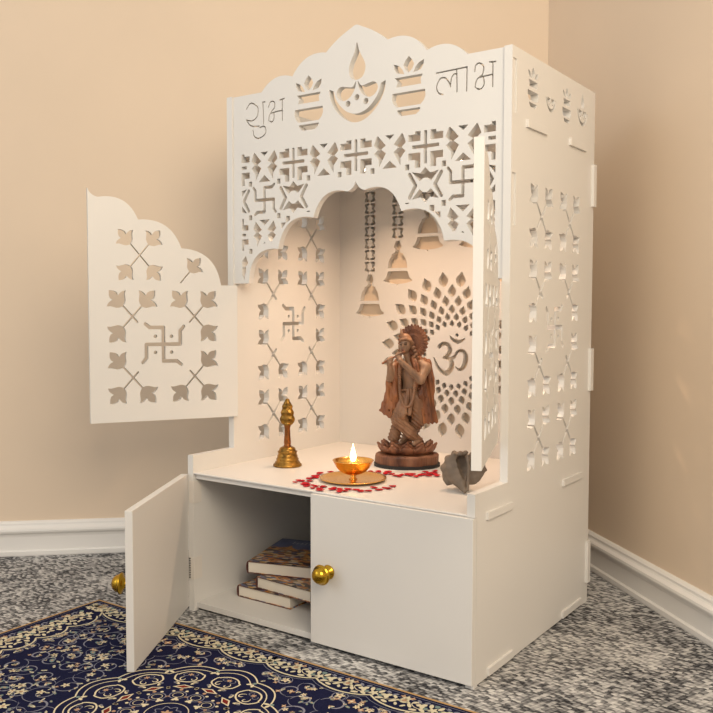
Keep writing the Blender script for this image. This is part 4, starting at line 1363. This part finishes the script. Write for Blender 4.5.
# ------------------------------------------------------------------ rose petals
def petal_mesh(seed):
    r = random.Random(seed)
    vs, fs = [], []
    n, m = 14, 4
    w_, l_ = r.uniform(.0052, .0066), r.uniform(.0066, .0082)
    cup = r.uniform(.0012, .0026)
    vs.append((0, 0, 0.0))
    for j in range(1, m + 1):
        q = j / m
        for i in range(n):
            a = 2 * PI * i / n
            rad = 1 - .10 * (1 if abs(math.cos(a / 2)) < .2 else 0)
            x = w_ * q * rad * math.cos(a) * (1 - .22 * math.sin(a)); y = l_ * q * rad * math.sin(a)
            vs.append((x, y, cup * (q * q) * (0.75 + .25 * math.cos(2 * a + seed))))
    for i in range(n): fs.append((0, 1 + i, 1 + (i + 1) % n))
    for j in range(m - 1):
        for i in range(n):
            b_, c_ = 1 + j * n, 1 + (j + 1) * n
            fs.append((b_ + i, c_ + i, c_ + (i + 1) % n, b_ + (i + 1) % n))
    # thickness
    N = len(vs)
    top = [(x, y, z + .00035) for x, y, z in vs]
    F2 = [tuple(q[::-1]) for q in fs] + [tuple(N + k for k in q) for q in fs]
    o0 = 1 + (m - 1) * n
    for i in range(n):
        a, b = o0 + i, o0 + (i + 1) % n
        F2.append((a, b, N + b, N + a))
    me = bpy.data.meshes.new('petal')
    me.from_pydata(vs + top, [], F2)
    me.materials.append(M_petal)
    me.polygons.foreach_set('use_smooth', [True] * len(me.polygons))
    me.update()
    return me
PM = [petal_mesh(s) for s in range(6)]
rp = random.Random(3)
PRAD = 0.0640
petA = [(.224, .054), (.236, .050), (.246, .042), (.252, .030), (.259, .040), (.228, .074), (.240, .064), (.232, .090), (.222, .100), (.264, .026), (.270, .037), (.278, .026), (.285, .014), (.292, .034), (.298, .022), (.305, .010),
        (.312, .036), (.318, .024), (.327, .040), (.332, .028), (.338, .044), (.346, .032), (.352, .048), (.340, .018), (.366, .044), (.374, .052), (.381, .072), (.389, .090), (.396, .088), (.372, .078), (.216, .128), (.222, .142), (.385, .104), (.232, .040)]
petB = [(.292, .186), (.300, .199), (.312, .206), (.318, .190), (.330, .196), (.340, .186), (.347, .202), (.356, .212), (.352, .190), (.366, .206), (.362, .222), (.374, .216), (.378, .200), (.384, .228), (.378, .240), (.392, .218), (.390, .250), (.384, .268), (.396, .240), (.282, .196), (.402, .228), (.372, .250)]
cnt = 0
for pts, lab, grp in ((petA, 'red rose petal scattered on the white shelf around the golden lamp plate', 'red petals around the lamp plate'),
                      (petB, 'red rose petal scattered on the white shelf in front of the statue', 'red petals in front of the statue')):
    for (x, y) in pts:
        x += rp.uniform(-.004, .004); y += rp.uniform(-.004, .004)
        # keep clear of plate
        dx, dy = x - PLX, y - PLY
        dd_ = math.hypot(dx, dy)
        if dd_ < PRAD: x, y = PLX + dx / dd_ * PRAD, PLY + dy / dd_ * PRAD
        o = bpy.data.objects.new('rose_petal', PM[cnt % 6])
        COL.objects.link(o)
        o.location = (x, max(y, .0075), HC + 0.0004 + 0.00002 * cnt)
        o.rotation_euler = (rp.uniform(-.06, .06), rp.uniform(-.06, .06), rp.uniform(0, 6.28))
        s_ = rp.uniform(.78, 1.05)
        o.scale = (s_, s_, s_)
        tag(o, lab, 'petal', grp)
        cnt += 1

# ------------------------------------------------------------------ books
def book(loc, rz, w, l, t, label, sky):
    """front-left corner at origin; width w along x, length l along y, closed edge to the left"""
    r = empty('book', loc, rz)
    tag(r, label, 'book', None)
    ct = 0.0016
    box_obj('page_block', [(0.004, w - 0.003, 0.0025, l - 0.0025, ct, t - ct)], M_page, r, bev=0.0002)
    cm = cover_mat('printed_cover', sky)
    # wrap-around cover: bottom board, rounded spine at left, top board
    prof = [(w, 0), (0.004, 0)]
    for i in range(9):
        a = -PI / 2 - PI * i / 8
        prof.append((0.0045 + 0.0042 * math.cos(a), t / 2 + t / 2 * math.sin(a)))
    prof += [(0.004, t), (w, t), (w, t - ct), (0.005, t - ct)]
    for i in range(7):
        a = PI / 2 + PI * i / 6
        prof.append((0.005 + 0.0030 * math.cos(a), t / 2 + (t / 2 - ct) * math.sin(a)))
    prof += [(0.005, ct), (w, ct)]
    prof = dedupe(prof)
    n = len(prof)
    vs = [(x, 0, z) for x, z in prof] + [(x, l, z) for x, z in prof]
    fs = [(i, (i + 1) % n, n + (i + 1) % n, n + i) for i in range(n)]
    no = 12                                  # last outer index; pair outer and inner points for the end strips
    seq_o = list(range(1, 12)); seq_i = list(range(n - 2, 12, -1))
    for b in (0, n):
        pairs = [(0, n - 1)] + [(seq_o[int(round(t_ * (len(seq_o) - 1) / 12))], seq_i[int(round(t_ * (len(seq_i) - 1) / 12))]) for t_ in range(13)]
        for (a1, c1), (a2, c2) in zip(pairs[:-1], pairs[1:]):
            q = []
            for v_ in (a1, a2, c2, c1):
                if b + v_ not in q: q.append(b + v_)
            if len(q) >= 3: fs.append(tuple(q))
    me = bpy.data.meshes.new('cover')
    me.from_pydata(vs, [], fs)
    me.materials.append(cm); me.materials.append(M_spine)
    for p in me.polygons:
        c = p.center
        if (c.x < 0.0045 and 0.001 < c.z < t - 0.001) or abs(p.normal.y) > .5: p.material_index = 1
    ob = bpy.data.objects.new('cover', me)
    link(ob, r)
    return r
FZ = 0.0151
b1 = book((0.0510, 0.0760, FZ), 0.0, 0.134, 0.17, 0.0225, 'lowest of the three picture-cover books stacked in the open cabinet', 0.3)
b2 = book((0.0940, 0.0820, FZ + 0.0227), math.radians(-3.5), 0.140, 0.175, 0.0225, 'middle book of the stack in the cabinet, shifted to the right', 0.3)
b3 = book((0.0665, 0.0860, FZ + 0.0454), math.radians(17), 0.140, 0.172, 0.0235, 'topmost book of the stack, brown and blue temple picture on its cover', 0.100)
# printed title strokes and temple dome on the topmost cover
bt = 0.0236
vs, fs = [], []
def strip(x0, y0, x1, y1, w_):
    dx, dy = x1 - x0, y1 - y0
    l_ = math.hypot(dx, dy); nx, ny = -dy / l_ * w_ / 2, dx / l_ * w_ / 2
    b = len(vs)
    vs.extend([(x0 + nx, y0 + ny, bt), (x0 - nx, y0 - ny, bt), (x1 - nx, y1 - ny, bt), (x1 + nx, y1 + ny, bt)])
    fs.append((b, b + 1, b + 2, b + 3))
tx0 = 0.040
for k, hgt in enumerate((.015, .010, .010, .015, .010, .012, .010, .015)):
    x = tx0 + k * .009
    strip(x, .140, x + .001, .140 + hgt, .0022)
    strip(x, .140 + hgt * (.9 if k % 2 else .5), x + .0055, .140 + hgt * (.9 if k % 2 else .5), .0020)
M_title = plain('title_print', (0.62, 0.60, 0.62), rough=0.5)
tl = mesh_obj('title', vs, fs, M_title, b3)
tl['label'] = 'pale printed title'
vs2 = [(0.018, .098, bt), (0.068, .092, bt), (0.062, .104, bt), (0.050, .113, bt), (0.045, .127, bt), (0.038, .114, bt), (0.024, .107, bt)]
dm = mesh_obj('temple_print', vs2, [tuple(range(7))], plain('dome_print', (0.52, 0.26, 0.09), rough=0.4, noise=.5, scale=150), b3)
dm['label'] = 'golden brown temple roof picture'

# ------------------------------------------------------------------ camera
cam_d = bpy.data.cameras.new('camera')
cam = bpy.data.objects.new('camera', cam_d)
COL.objects.link(cam)
cam_d.sensor_width = 36
cam_d.lens = 36 * 863.12 / 713
cam_d.clip_start = 0.01
yaw, pitch, roll = -0.6089, 0.0561, 0.0016
fw = Vector((math.sin(yaw) * math.cos(pitch), math.cos(yaw) * math.cos(pitch), -math.sin(pitch)))
rt = Vector((math.cos(yaw), -math.sin(yaw), 0))
up = rt.cross(fw)
r2 = math.cos(roll) * rt + math.sin(roll) * up
u2 = -math.sin(roll) * rt + math.cos(roll) * up
mw = Matrix((( r2.x, u2.x, -fw.x, 1.1782), (r2.y, u2.y, -fw.y, -1.1368), (r2.z, u2.z, -fw.z, 0.5708), (0, 0, 0, 1)))
cam.matrix_world = mw
SC.camera = cam

# ------------------------------------------------------------------ light
def area(name, loc, target, size, power, col, sy=None):
    d = bpy.data.lights.new(name, 'AREA')
    d.energy = power; d.size = size; d.color = col
    if sy: d.shape = 'RECTANGLE'; d.size_y = sy
    o = bpy.data.objects.new(name, d)
    COL.objects.link(o)
    o.location = loc
    o.rotation_euler = (Vector(target) - Vector(loc)).to_track_quat('-Z', 'Y').to_euler()
    return o
def point(name, loc, power, col, r):
    d = bpy.data.lights.new(name, 'POINT')
    d.energy = power; d.color = col; d.shadow_soft_size = r
    o = bpy.data.objects.new(name, d)
    COL.objects.link(o); o.location = loc
    return o
world = bpy.data.worlds.new('room_ambient')
SC.world = world
world.use_nodes = True
bg = world.node_tree.nodes['Background']
bg.inputs['Color'].default_value = (1.0, 0.93, 0.85, 1)
bg.inputs['Strength'].default_value = 0.78
area('window_light', (-1.2, -2.6, 1.7), (0.2, 0.2, 0.5), 1.6, 15, (0.80, 0.90, 1.0))
area('warm_right_light', (1.60, -1.00, 1.40), (0.5, 0.3, 0.5), 1.0, 25, (1.0, 0.86, 0.67))  # unseen warm light at right front, set low to brighten the side panel
for lx, ly in ADDED_LEDS:
    q = area('added_shrine_led', (lx, ly, 0.8575), (lx, ly, 0.3), 0.022, 1.75, (1.0, 0.66, 0.42))  # added lamp inside each fitting, warms the shrine interior
    q.data.shape = 'DISK'
point('flame_light', (PLX, PLY, HC + 0.058), 0.10, (1.0, 0.62, 0.25), 0.006)

vs_ = SC.view_settings
vs_.view_transform = 'Standard'
try: vs_.look = 'None'
except Exception: pass
vs_.exposure = 0.0
vs_.gamma = 1.0
vs_.use_curve_mapping = False
